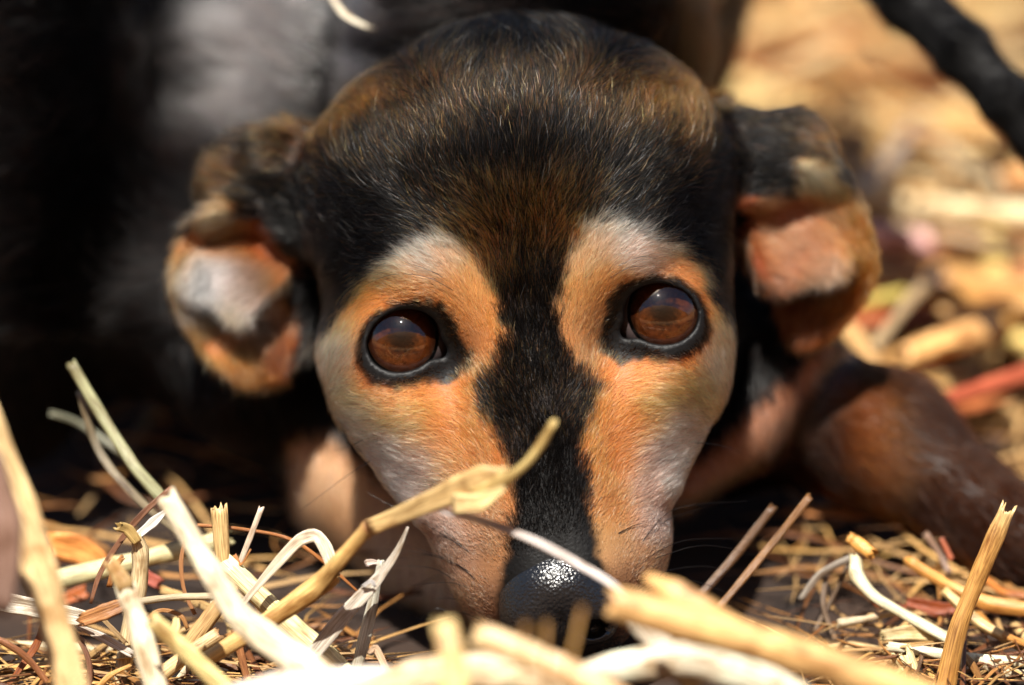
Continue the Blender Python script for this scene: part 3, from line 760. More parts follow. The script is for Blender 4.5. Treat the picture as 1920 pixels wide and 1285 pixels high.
#@@STRAW
# ================================================================ STRAW
M_straw, t_, b_ = new_mat('dry_straw')
ca_ = attr(t_, 'col'); st = attr(t_, 'st')
mp = t_.nodes.new('ShaderNodeMapping'); mp.inputs['Scale'].default_value = (22, 22, 1.2); t_.links.new(st.outputs['Vector'], mp.inputs[0])
no = t_.nodes.new('ShaderNodeTexNoise'); no.inputs['Scale'].default_value = 1; no.inputs['Detail'].default_value = 4; t_.links.new(mp.outputs[0], no.inputs['Vector'])
rp = t_.nodes.new('ShaderNodeValToRGB'); rp.color_ramp.elements[0].position = .3; rp.color_ramp.elements[0].color = (.34, .25, .17, 1)
rp.color_ramp.elements[1].position = .62; rp.color_ramp.elements[1].color = (1.1, 1.1, 1.1, 1); t_.links.new(no.outputs[0], rp.inputs[0])
mp2 = t_.nodes.new('ShaderNodeMapping'); mp2.inputs['Scale'].default_value = (1.2, 1.2, .9); t_.links.new(st.outputs['Vector'], mp2.inputs[0])
n2 = t_.nodes.new('ShaderNodeTexNoise'); n2.inputs['Scale'].default_value = 1; n2.inputs['Detail'].default_value = 5; t_.links.new(mp2.outputs[0], n2.inputs['Vector'])
rp2 = t_.nodes.new('ShaderNodeValToRGB'); rp2.color_ramp.elements[0].position = .28; rp2.color_ramp.elements[0].color = (.5, .38, .27, 1)
rp2.color_ramp.elements[1].position = .5; rp2.color_ramp.elements[1].color = (1, 1, 1, 1); t_.links.new(n2.outputs[0], rp2.inputs[0])
m1 = t_.nodes.new('ShaderNodeMix'); m1.data_type = 'RGBA'; m1.blend_type = 'MULTIPLY'; m1.inputs[0].default_value = 1
m2 = t_.nodes.new('ShaderNodeMix'); m2.data_type = 'RGBA'; m2.blend_type = 'MULTIPLY'; m2.inputs[0].default_value = 1
t_.links.new(ca_.outputs['Color'], m1.inputs[6]); t_.links.new(rp.outputs[0], m1.inputs[7]); t_.links.new(m1.outputs[2], m2.inputs[6]); t_.links.new(rp2.outputs[0], m2.inputs[7])
t_.links.new(m2.outputs[2], b_.inputs['Base Color']); b_.inputs['Roughness'].default_value = .38
bu_ = t_.nodes.new('ShaderNodeBump'); bu_.inputs['Strength'].default_value = .6; bu_.inputs['Distance'].default_value = .00025
t_.links.new(no.outputs[0], bu_.inputs['Height']); t_.links.new(bu_.outputs[0], b_.inputs['Normal'])

def straw(pts, w, rgb, label, flat=.55, jag=(.6, .6), nodes=(), name='straw_stalk', cat='straw', group=None, wob=.05, tipcol=None, sides=14, n=None):
    """pts: (px, py, z mm); w: width in px, one number or one per point"""
    P = np.array([PX(*p) for p in pts]); length = np.linalg.norm(np.diff(P, axis=0), axis=1).sum()
    n = n or int(np.clip(length / 1.6, 14, 90))
    path = catmull(P, n)
    if np.max(w) >= 18:
        tt = np.linspace(0, len(P) - 1, n); lp = np.stack([np.interp(tt, np.arange(len(P)), P[:, c]) for c in range(3)], 1)
        lp[1:-1] = .25 * lp[:-2] + .5 * lp[1:-1] + .25 * lp[2:]; path = .35 * path + .65 * lp
    w = np.full(len(pts), w, float) if np.isscalar(w) else np.array(w, float)
    if P[:, 2].mean() < 27: w = w * .88
    t = np.linspace(0, 1, n)
    rad = np.interp(t, np.linspace(0, 1, len(pts)), w) * S / 2
    rad = rad * (1 + wob * np.array([math.sin(9 * x + w[0]) + .6 * math.sin(23 * x + 2 * w[0]) for x in t]))
    col = np.tile(lin(rgb), (n, 1)) * (1 + .2 * vnoise(np.stack([t * length / 7, t * 0 + w[0]], 1), 1, 5))[:, None]
    for nd in nodes:
        k = np.exp(-((t - nd) * length / 1.1) ** 2); rad = rad * (1 + .22 * k)
        col = col * (1 - .75 * k[:, None]) + lin((120, 52, 26)) * .75 * k[:, None]
    if tipcol is not None:
        k = np.exp(-t * length / 5.0)[:, None]; col = col * (1 - k) + lin(tipcol) * k
    V, F = tube(path, rad, sides, flat)
    V = V.reshape(n, sides, 3)
    if flat <= .52:      # a leaf blade is creased along its middle
        crease = np.abs(np.cos(np.linspace(0, 2 * np.pi, sides, endpoint=False)))
        V[..., 2] += rad[:, None] * .55 * (crease[None] - .5)
    # fine ridges and frayed ends
    r_ = np.random.default_rng(int(w[0] * 10 + P[0][0] * 7 + P[-1][1] * 3) & 0xffff)
    rid = 1 + .09 * r_.normal(0, 1, sides)
    V = path[:, None] + (V - path[:, None]) * rid[None, :, None]
    tg = np.gradient(path, axis=0); tg /= np.linalg.norm(tg, axis=1, keepdims=True)
    for e, j in ((0, jag[0]), (n - 1, jag[1])):
        if j: V[e] += tg[e] * (r_.uniform(-1, 1, sides) * j * rad[e])[:, None]
    # hollow ends: a thin wall turned inwards
    V0 = path[0] + (V[0] - path[0]) * .72; V0b = path[0] + tg[0] * rad[0] * 1.5 + (V[0] - path[0]) * .6
    V1 = path[-1] + (V[-1] - path[-1]) * .72; V1b = path[-1] - tg[-1] * rad[-1] * 1.5 + (V[-1] - path[-1]) * .6
    A = V.reshape(-1, 3); base = len(A); k = np.arange(sides); k2 = (k + 1) % sides
    allv = np.vstack([A, V0, V0b, V1, V1b])
    f0 = np.stack([k2, k, base + k, base + k2], 1); f0b = np.stack([base + k2, base + k, base + sides + k, base + sides + k2], 1)
    l = (n - 1) * sides; b1_ = base + 2 * sides
    f1 = np.stack([l + k, l + k2, b1_ + k2, b1_ + k], 1); f1b = np.stack([b1_ + k, b1_ + k2, b1_ + sides + k2, b1_ + sides + k], 1)
    FF = np.vstack([F, f0, f0b, f1, f1b])
    seed = r_.uniform(0, 50)
    th = np.linspace(0, 2 * np.pi, sides, endpoint=False)
    along = np.linspace(0, length / 6.0, n) + seed
    st_ = np.stack(np.broadcast_arrays(np.cos(th)[None] * .5 + seed, np.sin(th)[None] * .5, along[:, None]), -1).reshape(-1, 3)
    st_ = np.vstack([st_, st_[:sides], st_[:sides], st_[-sides:], st_[-sides:]])
    cc = np.repeat(col, sides, 0)
    cc = np.vstack([cc, cc[:sides], cc[:sides] * .4, cc[-sides:], cc[-sides:] * .4])
    # a caps-off tube is closed inside by two small discs
    c0 = len(allv); allv = np.vstack([allv, V0b.mean(0), V1b.mean(0)]); cc = np.vstack([cc, cc[-1] * .5, cc[-1] * .5]); st_ = np.vstack([st_, st_[0], st_[-1]])
    tri = np.stack([base + sides + k2, base + sides + k, np.full(sides, c0), np.full(sides, c0)], 1)
    tri2 = np.stack([b1_ + sides + k, b1_ + sides + k2, np.full(sides, c0 + 1), np.full(sides, c0 + 1)], 1)
    faces = FF.tolist() + [x[:3] for x in tri.tolist()] + [x[:3] for x in tri2.tolist()]
    W = to_world(allv); org = W[0].copy()
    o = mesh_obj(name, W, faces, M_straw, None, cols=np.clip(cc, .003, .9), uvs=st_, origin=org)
    return tag(o, label, cat, group)
def gz(px, py, h):
    """z of the point under that pixel which lies h mm above the soil"""
    z = -50.
    for _ in range(8):
        y = (642.5 - py) * S * (D - z) / D; z = (h - H0 - y * cP) / sP
    return z
exec_list = []
def ST(pts, w, rgb, label, **k): straw(pts, w, rgb, label, **k)
WHT = (238, 226, 196); CRM = (236, 222, 188); TN = (214, 180, 124); GRY = (206, 198, 180)
ST([(312, 930, 40), (385, 1055, 42), (452, 1160, 45), (560, 1240, 48), (690, 1330, 52)], [38, 42, 56, 62, 60], WHT, 'thick white sunlit stalk bent at a joint, crossing the frayed straw pile', nodes=())
ST([(235, 1098, 34), (262, 1180, 36), (305, 1330, 38)], [40, 42, 46], WHT, 'short blurred white upright stalk in front of the pile', jag=(.3, 0))
ST([(205, 1052, 34), (222, 1078, 34), (238, 1104, 34)], [26, 34, 38], (226, 196, 140), 'small rounded tan stub on top of the short white upright stalk', flat=.9)
ST([(-30, 770, 60), (40, 950, 62), (92, 1120, 64), (150, 1340, 66)], [60, 62, 62, 64], (222, 192, 140), 'very wide out-of-focus tan blade leaning at the lower corner', flat=.35)
ST([(-25, 860, 88), (15, 980, 90), (0, 1140, 92)], 58, (128, 100, 86), 'dull brown blurred blade at the very edge beside the wide tan one', flat=.4)
ST([(133, 682, -28), (190, 780, -26), (255, 880, -22), (340, 975, -12)], [22, 26, 26, 26], (150, 150, 112), 'grey green stalk rising out of the dark beside the dog', jag=(.5, 0))
ST([(150, 735, -32), (185, 845, -30), (255, 932, -24), (345, 1005, -12)], 17, (122, 110, 86), 'thinner dull brown stalk curving under the grey green one')
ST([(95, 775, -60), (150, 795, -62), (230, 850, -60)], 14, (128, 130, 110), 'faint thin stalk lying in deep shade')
ST([(80, 1092, -22), (250, 1052, -22), (430, 1008, -22)], [42, 40, 38], (212, 204, 156), 'pale yellow blurred stalk lying behind the tangled pile')
ST([(-30, 1122, 5), (60, 1138, 6), (160, 1160, 8)], [36, 40, 32], GRY, 'grey white flat ribbon entering at the edge of the pile', flat=.3)
ST([(150, 1164, 9), (195, 1148, 10), (240, 1130, 10)], [30, 40, 26], (182, 128, 80), 'torn brown sheath at the end of the grey ribbon', flat=.5, jag=(1, 1))
ST([(236, 1132, 8), (330, 1120, 4), (430, 1119, 2)], 15, (196, 180, 148), 'slim level stalk behind the short white upright')
ST([(322, 914, 3), (262, 970, 3), (215, 1030, 3), (186, 1080, 3), (170, 1132, 3)], [8, 12, 11, 9, 6], (134, 92, 66), 'thin split brown stem arching at the top of the pile', flat=.5, jag=(1, 0))
ST([(318, 952, 4), (290, 978, 4), (257, 1006, 4)], [4, 18, 14], (228, 228, 222), 'white leaf scrap with a ragged point', flat=.25, jag=(1.5, 0))
ST([(222, 1310, 0), (243, 1190, 0), (262, 1090, 2), (264, 1035, 3), (256, 1004, 4)], [34, 34, 34, 36, 20], (226, 204, 160), 'upright straw with a wide folded top in the pile', flat=.6)
ST([(259, 1018, 5), (240, 992, 6), (222, 986, 7)], [20, 24, 22], (206, 176, 112), 'short bent flap at the top of the folded straw', flat=.5, jag=(0, .8))
ST([(428, 1150, 1), (418, 1050, 2), (411, 952, 3)], [28, 32, 32], (216, 184, 128), 'stout upright tan straw with a crumpled torn top', flat=.55, jag=(0, .9))
ST([(446, 1066, 2), (468, 1010, 3), (490, 953, 4)], [12, 13, 13], (228, 212, 192), 'slim pale straw standing with a brown broken tip', jag=(0, 1))
ST([(440, 1040, 3), (452, 1058, 4), (470, 1030, 5)], 8, (176, 116, 62), 'tiny brown curl at the foot of the slim pale straw', flat=.4)
ST([(370, 985, 0), (450, 992, -1), (540, 1010, -2), (605, 1052, -3), (674, 1112, -4)], [8, 8, 9, 9, 5], (176, 116, 66), 'long thin brown strand arching over the dark gap', flat=.6)
ST([(452, 1136, 9), (515, 1062, 9), (560, 1014, 9), (592, 1003, 9), (612, 1030, 10), (628, 1078, 11)], [12, 20, 24, 28, 30, 24], (226, 212, 188), 'ribbon of straw folded over like a hairpin', flat=.3)
ST([(360, 1252, 17), (480, 1180, 18), (590, 1104, 20), (640, 1048, 25), (692, 988, 30)], [34, 36, 46, 34, 28], (226, 186, 118), 'main golden stalk rising from the pile to a brown joint', nodes=(.995,))
ST([(600, 1118, 18), (618, 1096, 19), (634, 1082, 20)], [6, 26, 20], (222, 184, 122), 'torn sheath edge sticking out under the golden stalk', flat=.3, jag=(0, 1))
ST([(692, 990, 30), (780, 952, 38), (850, 922, 44), (905, 905, 49), (950, 893, 52)], [26, 34, 50, 62, 34], (238, 204, 142), 'upper golden stalk section beyond the joint, lying across the muzzle', nodes=(0.0,), flat=.5, jag=(0, .7))
ST([(890, 925, 48), (940, 905, 52), (985, 872, 55), (1012, 838, 57), (1040, 790, 60)], [26, 24, 15, 16, 13], (222, 196, 128), 'slender pointed tip of the golden stalk before the dark nose bridge', flat=.7)
ST([(850, 944, 45), (900, 942, 50), (945, 915, 53)], [34, 30, 10], (240, 210, 150), 'torn lower lip of the sheath on the muzzle', flat=.3, jag=(0, .6))
ST([(425, 1060, 3), (520, 1150, 4), (610, 1230, 6), (700, 1310, 8)], [46, 48, 48, 48], (246, 232, 178), 'thick bright cream stalk slanting down behind the golden stalk', jag=(.6, 0))
ST([(572, 1248, 12), (640, 1160, 13), (700, 1096, 14), (742, 1040, 15), (765, 988, 16)], [34, 32, 26, 15, 4], (212, 204, 190), 'grey white sheath tapering up to a hair-thin point', flat=.5)
ST([(680, 1100, 15), (696, 1090, 16), (703, 1100, 16)], 8, (206, 204, 204), 'small frayed scrap on the grey white sheath', flat=.4, jag=(1, 1))
ST([(664, 1275, 7), (688, 1180, 8), (704, 1110, 9), (714, 1052, 10)], [26, 26, 20, 14], (204, 204, 190), 'straight straw standing just behind the tapering grey sheath', flat=.6)
ST([(686, 1056, 10), (702, 1054, 10), (722, 1060, 10)], [14, 10, 5], (214, 198, 188), 'small torn crosspiece at the top of a straight straw', flat=.4, jag=(1, 0))
ST([(84, 1158, 2), (70, 1205, 2), (40, 1250, 3), (5, 1300, 4)], [10, 16, 11, 10], (158, 88, 38), 'reddish brown twisted stem beside the wide tan blade', flat=.5)
ST([(-10, 1195, 6), (40, 1225, 6), (75, 1262, 6), (100, 1300, 6)], [13, 14, 14, 14], (150, 98, 60), 'dark tan stem crossing the reddish twisted one')
ST([(128, 1168, 5), (155, 1210, 5), (168, 1250, 5), (166, 1300, 5)], [8, 12, 12, 12], (132, 92, 72), 'hooked grey brown stem hanging down', flat=.6)
ST([(140, 1172, 4), (190, 1194, 4), (250, 1228, 4)], [10, 20, 18], (228, 218, 206), 'pale folded ribbon under the torn brown sheath', flat=.35)
ST([(190, 1158, 1), (215, 1184, 1), (236, 1206, 1)], 10, (168, 138, 96), 'short tan splinter among the pile', flat=.5)
ST([(348, 1008, 0), (340, 1056, 0), (346, 1108, 0), (366, 1152, 0)], [7, 9, 8, 8], (166, 118, 78), 'fine brown strand hanging in a shallow curve', flat=.5)
ST([(272, 1165, 1), (300, 1145, 1), (338, 1154, 1), (352, 1180, 1)], 9, (170, 122, 72), 'small looping brown strand in the pile', flat=.5)
ST([(285, 1162, 46), (350, 1222, 46), (430, 1300, 46)], [30, 32, 34], (234, 212, 146), 'soft yellow stalk crossing low in front of the pile')
ST([(452, 1082, 3), (400, 1150, 4), (345, 1225, 5)], [30, 34, 34], (206, 168, 112), 'tan stalk with fine ribs leaning through the pile', flat=.7)
ST([(412, 1188, 8), (350, 1228, 9), (260, 1300, 10)], [28, 32, 34], (222, 192, 138), 'fat cream stub with a brown cut end', nodes=(.02,), jag=(.4, 0))
ST([(330, 1160, 14), (330, 1180, 16), (318, 1200, 18)], [14, 22, 24], (218, 196, 138), 'small curled yellow scrap near the looping strand', flat=.5)
ST([(176, 1300, 8), (205, 1268, 8), (245, 1248, 8)], [12, 12, 8], (216, 168, 96), 'short golden splinter low in the pile')
ST([(230, 1045, -3), (215, 1065, -3), (205, 1100, -3)], 12, (190, 130, 66), 'short golden brown piece behind the folded straw', flat=.6)
ST([(690, 1225, 12), (705, 1215, 12), (728, 1262, 13)], [6, 20, 14], (206, 176, 146), 'folded brownish husk between white straws', flat=.3)
ST([(745, 1290, 20), (790, 1262, 20), (830, 1248, 22)], [12, 9, 3], (226, 220, 212), 'wispy white fibre pointing at the chin', flat=.4)
# in front of the muzzle
ST([(828, 960, 42), (900, 976, 43), (1000, 1014, 45), (1090, 1062, 46), (1150, 1098, 48), (1215, 1145, 50)], [8, 14, 17, 17, 14, 6], (222, 212, 208), 'thin pale curved blade lying across the nose', flat=.5)
ST([(832, 1170, 112), (846, 1225, 114), (856, 1340, 116)], [40, 46, 50], (240, 204, 140), 'round-ended blurred yellow stub low beside the nose')
ST([(895, 1190, 96), (985, 1226, 98), (1060, 1260, 100), (1180, 1330, 102)], [44, 46, 50, 54], (244, 202, 150), 'blurred peach stalk sloping down under the chin')
ST([(640, 1320, 70), (800, 1268, 72), (960, 1262, 74), (1100, 1300, 76)], [60, 66, 66, 60], (238, 214, 176), 'wide pale blurred stalk along the bottom edge under the chin')
ST([(380, 1330, 66), (540, 1285, 68), (720, 1280, 68), (830, 1310, 68)], [50, 56, 60, 60], (230, 220, 208), 'wide greyish blurred stalk along the bottom edge by the pile')
ST([(1040, 1288, 66), (1160, 1252, 66), (1290, 1236, 66), (1420, 1270, 66), (1500, 1310, 66)], [40, 62, 66, 64, 60], (240, 230, 204), 'broad white sunlit stalk low under the nose')
ST([(1192, 1160, 62), (1245, 1220, 62), (1310, 1290, 62)], [40, 46, 48], (240, 228, 206), 'blurred whitish stalk under the thick orange one')
ST([(1145, 1128, 92), (1230, 1152, 92), (1400, 1200, 92), (1560, 1248, 92), (1760, 1320, 92)], [50, 60, 64, 60, 56], (234, 188, 124), 'thick orange stalk running from the nose to the bottom corner')
ST([(1212, 1082, 84), (1260, 1112, 86), (1340, 1160, 88), (1420, 1192, 90)], [16, 44, 46, 20], (230, 180, 112), 'peaked sheath on top of the thick orange stalk', flat=.6)
ST([(985, 1170, 120), (980, 1290, 124)], 7, (170, 124, 62), 'very faint upright stem close before the nose, first of three', n=14)
ST([(1024, 1168, 120), (1020, 1290, 124)], 7, (176, 130, 64), 'very faint upright stem close before the nose, middle of three', n=14)
ST([(1092, 1140, 120), (1058, 1290, 124)], 8, (186, 140, 70), 'very faint slanted stem close before the nose, last of three', n=14)
# on the dog's right-hand side of the picture
ST([(1888, 955, 6), (1864, 1010, 6), (1830, 1090, 6), (1795, 1180, 7), (1766, 1310, 8)], [34, 38, 36, 40, 46], (188, 140, 74), 'lone sharp upright golden stalk with a splintered top', flat=.7, jag=(1.1, 0), tipcol=(240, 210, 150), sides=20)
ST([(1858, 985, 6), (1856, 1000, 6), (1850, 1020, 6)], [4, 8, 10], (212, 170, 110), 'small splinter standing off the sharp golden stalk', flat=.5, jag=(1, 0))
ST([(1604, 1040, -18), (1606, 1080, -16), (1640, 1120, -14), (1710, 1160, -12), (1800, 1210, -8)], [26, 30, 22, 24, 24], (230, 224, 186), 'white hooked straw beside the thick orange stalk')
ST([(1592, 1008, -18), (1606, 1018, -18), (1636, 1040, -16)], [24, 30, 28], (216, 158, 78), 'orange knobbly end on top of the white hooked straw', flat=.9)
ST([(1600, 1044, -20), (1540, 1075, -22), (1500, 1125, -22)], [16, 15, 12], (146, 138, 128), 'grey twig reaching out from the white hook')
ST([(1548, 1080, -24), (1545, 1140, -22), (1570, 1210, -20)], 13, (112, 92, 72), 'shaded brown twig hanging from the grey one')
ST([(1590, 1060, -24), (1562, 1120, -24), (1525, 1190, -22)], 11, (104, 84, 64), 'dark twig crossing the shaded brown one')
ST([(1700, 1050, -26), (1790, 1105, -24), (1860, 1134, -22), (1960, 1146, -20)], [24, 28, 34, 36], (210, 150, 76), 'curved orange stalk behind the sharp upright one')
ST([(1770, 1108, -18), (1840, 1172, -14), (1960, 1236, -10)], [20, 22, 24], (222, 192, 130), 'straight cream stalk under the curved orange one')
ST([(1664, 1212, -6), (1760, 1226, -6), (1850, 1238, -5), (1960, 1244, -4)], [22, 26, 26, 24], (234, 228, 196), 'white level stalk low behind the sharp upright one')
ST([(1690, 1222, -3), (1704, 1252, -2), (1712, 1310, 0)], [44, 42, 20], (242, 224, 170), 'chunky cream fragment low beside the sharp upright stalk', flat=.6)
ST([(1572, 1170, -16), (1630, 1160, -16), (1690, 1144, -16)], [22, 15, 14], (210, 196, 166), 'short pale stick with a round end in the shade')
ST([(1655, 1192, -12), (1720, 1186, -12), (1790, 1200, -12)], [26, 34, 30], (212, 192, 140), 'wide flattened cream straw lying under the white hook', flat=.4)
ST([(1830, 1236, -4), (1880, 1262, -3), (1960, 1272, -2)], [20, 26, 26], (228, 212, 176), 'bleached scrap at the bottom corner')
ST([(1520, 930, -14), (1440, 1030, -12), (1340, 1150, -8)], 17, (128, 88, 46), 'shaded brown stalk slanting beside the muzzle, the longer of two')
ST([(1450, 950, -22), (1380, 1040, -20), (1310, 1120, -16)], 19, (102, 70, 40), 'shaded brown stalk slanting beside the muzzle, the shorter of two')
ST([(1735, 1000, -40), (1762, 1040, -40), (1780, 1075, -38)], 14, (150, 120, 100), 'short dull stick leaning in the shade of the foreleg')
ST([(1765, 1010, -30), (1785, 1050, -30)], [12, 14], (190, 110, 80), 'tiny reddish stick near the foreleg', n=14)
# farther back on the sunlit ground
def far(pts, h, w, rgb, label, **k): ST([(p[0], p[1], gz(p[0], p[1], h + 13)) for p in pts], w, rgb, label, **k)
far([(1540, 362), (1700, 385), (1980, 412)], 18, [50, 52, 56], (240, 216, 166), 'broad pale stalk lying level behind the folded ear')
far([(1560, 442), (1660, 446), (1752, 458)], 14, [60, 74, 66], (240, 186, 182), 'pale pink rounded husk lying behind the folded ear', flat=.6, name='pink_husk', cat='husk')
far([(1720, 220), (1670, 300), (1620, 362)], 16, [34, 42, 44], (176, 162, 148), 'grey blurred stalk pointing down towards the ear')
far([(1735, 250), (1830, 318), (1930, 385)], 16, [30, 36, 40], (200, 184, 150), 'pale grey blurred stalk slanting under the tail')
far([(1580, 578), (1650, 562), (1722, 545)], 14, [30, 34, 30], (216, 196, 104), 'yellow green straw just below the pink husk')
far([(1640, 655), (1700, 572), (1765, 505)], 18, [30, 34, 32], (182, 156, 116), 'dull tan stalk slanting across the yellow green straw')
far([(1700, 668), (1780, 640), (1870, 612)], 12, [50, 66, 60], (232, 180, 116), 'wide apricot blurred straw beside the foreleg')
far([(1690, 772), (1800, 742), (1960, 690)], 12, [36, 44, 48], (190, 96, 66), 'rust red blurred stem beyond the foreleg')
far([(1570, 600), (1610, 640), (1640, 690)], 10, [36, 46, 40], (226, 184, 126), 'cream blurred scrap under the ear tip')
far([(1760, 585), (1850, 580), (1980, 570)], 14, [22, 28, 26], (206, 160, 96), 'narrow tan straw level with the dull slanting one')
far([(1330, 120), (1420, 60), (1540, 20)], 14, [50, 56, 50], (240, 200, 140), 'bright cream blurred straw at the top behind the dog')
far([(1370, 200), (1440, 190), (1560, 225)], 12, [40, 46, 46], (228, 196, 136), 'yellow blurred straw just above the far ear')
far([(1560, 70), (1680, 40), (1760, 30)], 12, [30, 36, 36], (206, 128, 70), 'rusty orange blurred stem near the tail')
far([(1860, 180), (1885, 215), (1900, 260)], 30, [26, 36, 24], (214, 200, 150), 'small pale leaf tip under the tail', flat=.3)
far([(1880, 340), (1930, 330), (1980, 340)], 22, [50, 60, 60], (226, 170, 110), 'apricot blurred scrap at the edge above the broad pale stalk')
ST([(612, -22, -66), (640, 22, -64), (668, 42, -62), (704, 56, -62)], [12, 15, 13, 6], (228, 222, 200), 'small pale bent straw lying on the back of the dog', flat=.6)
ST([(92, 1020, -34), (150, 1030, -36), (196, 1060, -36)], [50, 66, 36], (232, 156, 84), 'orange blurred leaf scrap in the dark behind the pile', name='dry_leaf', cat='leaf', flat=.4)
ST([(110, 1130, -30), (160, 1110, -30)], [30, 36], (190, 108, 60), 'rust blurred leaf scrap under the orange one', name='dry_leaf', cat='leaf', flat=.4, n=14)
ST([(272, 1080, -20), (300, 1095, -20)], [30, 26], (176, 96, 80), 'dull red leaf scrap behind the pile', name='dry_leaf', cat='leaf', flat=.4, n=14)
ST([(1700, 1128, -24), (1760, 1142, -24), (1800, 1140, -24)], [20, 30, 20], (158, 80, 44), 'rust red leaf scrap under the curved orange stalk', name='dry_leaf', cat='leaf', flat=.3)

# ---- loose litter that nobody could count
def litter(name, n, box, lrange, wrange, hrange, pal, flat, seed, curl=.12, keepfn=None):
    r_ = np.random.default_rng(seed)
    ks, sd = 6, 6
    c = np.stack([r_.uniform(box[0], box[1], n), r_.uniform(box[2], box[3], n)], 1)
    if keepfn is not None: c = c[keepfn(c)]; n = len(c)
    ln = r_.uniform(*lrange, n); wd = r_.uniform(*wrange, n); a = r_.uniform(0, 2 * np.pi, n)
    h = r_.uniform(hrange[0], hrange[1], n) ** 1.0; tl = r_.normal(0, .10, n); bend = r_.normal(0, curl, n)
    t = np.linspace(-.5, .5, ks)[None]
    dx, dy = np.cos(a)[:, None], np.sin(a)[:, None]
    off = bend[:, None] * ln[:, None] * (t * 2) ** 2
    X = c[:, :1] + ln[:, None] * t * dx - off * dy; Y = c[:, 1:] + ln[:, None] * t * dy + off * dx
    Z = h[:, None] + ln[:, None] * t * tl[:, None] + .004
    Z = np.maximum(Z, .001)
    P = np.stack([X, Y, Z], -1)
    th = np.linspace(0, 2 * np.pi, sd, endpoint=False)
    side = np.stack([-dy, dx, 0 * dx], -1); rollz = r_.normal(0, .5, n)[:, None, None]
    side = side * np.cos(rollz) + np.array([0, 0, 1.]) * np.sin(rollz)
    upv = np.cross(np.stack([dx, dy, 0 * dx], -1), side)
    tp = np.array([.75, .95, 1, 1, .95, .7])[None, :, None, None] if flat > .5 else np.array([.15, .8, 1, 1, .7, .1])[None, :, None, None]
    r = (wd / 2)[:, None, None, None] * tp
    V = P[:, :, None] + r * (np.cos(th)[None, None, :, None] * side[:, :, None] + flat * np.sin(th)[None, None, :, None] * upv[:, :, None])
    N = V.reshape(-1, 3)
    i, j, k = np.meshgrid(np.arange(n), np.arange(ks - 1), np.arange(sd), indexing='ij'); k2 = (k + 1) % sd; b = i * ks * sd
    F = np.stack([b + j * sd + k, b + j * sd + k2, b + (j + 1) * sd + k2, b + (j + 1) * sd + k], -1).reshape(-1, 4)
    b = (np.arange(n) * ks * sd)[:, None]
    e1_ = np.concatenate([b + np.array([[3, 2, 1, 0]]), b + np.array([[5, 4, 3, 0]])]); l = (ks - 1) * sd
    e2_ = np.concatenate([b + l + np.array([[0, 1, 2, 3]]), b + l + np.array([[0, 3, 4, 5]])])
    F = np.concatenate([F, e1_, e2_])
    pal = np.array([lin(p) for p in pal]); ci = r_.integers(0, len(pal), n); colr = pal[ci] * np.exp(r_.normal(0, .2, (n, 1)))
    st_ = np.stack(np.broadcast_arrays((np.cos(th) * .5)[None, None] + (ci * 3.1 + c[:, 0] * 100)[:, None, None], (np.sin(th) * .5)[None, None], (t * ln[:, None] / .006)[:, :, None]), -1).reshape(-1, 3)
    o = mesh_obj(name, N, F, M_straw, None, cols=np.clip(np.repeat(colr, ks * sd, 0), .004, .85), uvs=st_, origin=np.array([0, 0, 0.]))
    return tag(o, kind='stuff')
PALS = [(226, 192, 132), (216, 172, 106), (200, 146, 80), (228, 202, 150), (180, 116, 60), (172, 142, 96), (206, 158, 96)]
PALR = [(150, 76, 44), (190, 110, 62), (110, 56, 30), (200, 136, 84), (84, 46, 28), (196, 120, 90), (160, 84, 48)]
def zones(far, right, left, front):
    def f(c):
        r_ = np.random.default_rng(9); u = r_.random(len(c)); x, y = c[:, 0], c[:, 1]
        p = np.where(y > .165, far, np.where(x > .06, right, left))
        p = np.where((y < .03) & (x < .0), left, p); p = np.where(y < -.01, front, p)
        p = np.where((np.abs(x - .015) < .045) & (y < .1), 0, p)
        return u < p
    return f
litter('straw_litter', 4600, (-.34, .46, -.08, .95), (.07, .24), (.003, .0085), (.0, .018), PALS, .5, 1, keepfn=zones(1, .0, 0, 0))
litter('leaf_litter', 2300, (-.34, .46, -.08, .95), (.03, .09), (.008, .018), (.0, .012), PALR, .12, 2, curl=.05, keepfn=zones(1, .06, 0, 0))
litter('straw_chaff', 16000, (-.24, .30, -.09, .20), (.012, .07), (.0004, .0019), (.0, .003), [(206, 164, 100), (176, 126, 70), (130, 86, 48), (196, 160, 108), (110, 68, 40)], .35, 4, curl=.2, keepfn=zones(.3, .17, .05, .4))
# ================================================================ a rising bank added behind the camera for warm fill and eye reflections
ux = np.linspace(-9, 9, 60); us = np.linspace(0, 1, 40)
UX, US = np.meshgrid(ux, us, indexing='ij')
BYy = -1.75 - US * 5.0 - .02 * UX ** 2 * 0
BZ = 6.2 * US ** .85 * (1 - .25 * np.abs(UX / 9) ** 2) - .02 + .15 * np.sin(UX * 1.7) * US + .1 * np.sin(UX * 4.1 + US * 7) * US
bank = mesh_obj('added_bank', np.stack([UX, BYy, BZ], -1).reshape(-1, 3), np.array([[i * 40 + j, (i + 1) * 40 + j, (i + 1) * 40 + j + 1, i * 40 + j + 1] for i in range(59) for j in range(39)]), gm, origin=np.zeros(3))
tag(bank, kind='structure')
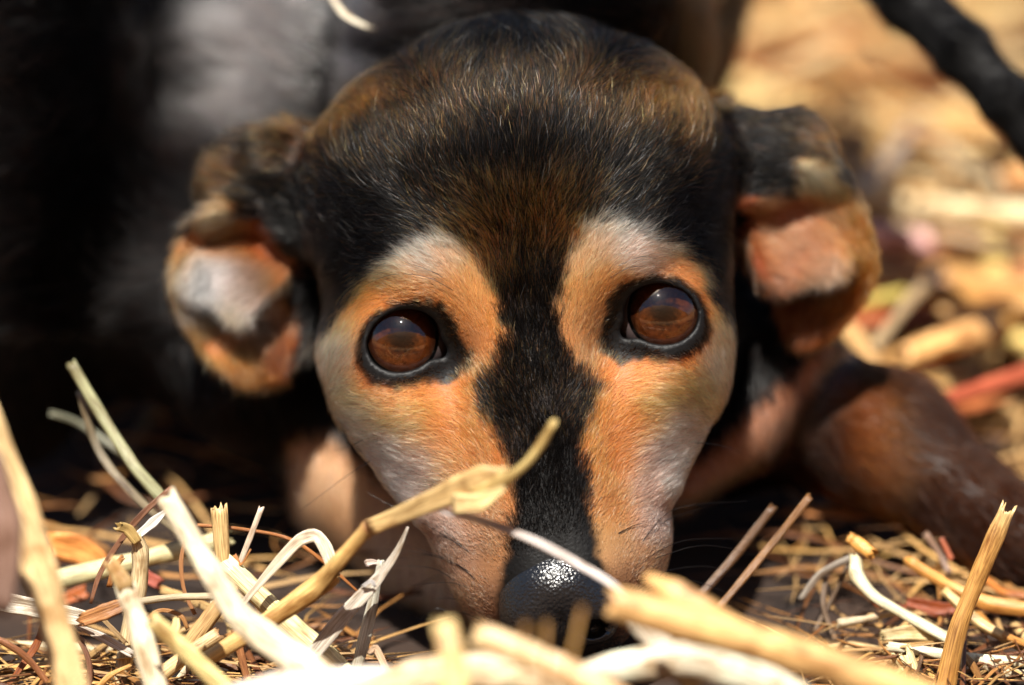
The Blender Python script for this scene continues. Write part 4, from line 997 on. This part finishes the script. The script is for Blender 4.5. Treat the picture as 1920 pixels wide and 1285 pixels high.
#@@MORE
# further single stalks lying low at the side of the leg and in the pile
def low(pts, w, rgb, label, h=4, **k): ST([(p[0], p[1], gz(p[0], p[1], h + (p[2] if len(p) > 2 else 0))) for p in pts], w, rgb, label, **k)
low([(1480, 1235), (1600, 1210), (1720, 1240)], 20, (206, 180, 132), 'thin pale straw on the ground beneath the short pale stick')
low([(1800, 1110), (1860, 1180), (1940, 1215)], 18, (196, 140, 74), 'amber straw crossing behind the straight cream stalk', h=8)
low([(1900, 1170), (1930, 1200), (1980, 1225)], 22, (218, 184, 128), 'stubby cream straw at the edge by the amber straw', h=6)
low([(1640, 1130), (1730, 1150), (1830, 1145)], 16, (176, 84, 44), 'rusty stem lying across the ground behind the sharp stalk', h=5)
low([(1845, 1085), (1880, 1110), (1935, 1120)], 16, (190, 120, 60), 'small brown stick above the curved orange stalk', h=10)
low([(-30, 1208), (90, 1214), (220, 1222)], 24, (204, 186, 150), 'level pale straw under the reddish brown stem', h=5)
low([(-30, 1262), (110, 1258), (240, 1268)], 22, (188, 178, 150), 'level grey straw lowest in the corner', h=5)
low([(480, 1185), (600, 1175), (700, 1200)], 18, (170, 120, 70), 'brown straw lying in shade under the golden stalk', h=5)
low([(300, 1105), (360, 1125), (450, 1170)], 18, (206, 172, 116), 'tan straw half hidden by the thick white stalk', h=14)
low([(405, 1075, 14), (430, 1120, 8), (440, 1200, 0)], 30, (214, 182, 122), 'wide flat tan blade at the heart of the pile', flat=.3)
low([(330, 1280, 0), (380, 1210, 8), (400, 1130, 14)], 16, (236, 222, 190), 'narrow cream straw leaning on the wide flat tan blade')
low([(470, 1300, 0), (455, 1240, 6), (440, 1180, 12)], 16, (150, 100, 60), 'narrow brown straw upright between two cream stalks')
low([(255, 1215), (320, 1200), (400, 1215)], 14, (224, 206, 168), 'short light straw tucked behind the fat cream stub', h=6)
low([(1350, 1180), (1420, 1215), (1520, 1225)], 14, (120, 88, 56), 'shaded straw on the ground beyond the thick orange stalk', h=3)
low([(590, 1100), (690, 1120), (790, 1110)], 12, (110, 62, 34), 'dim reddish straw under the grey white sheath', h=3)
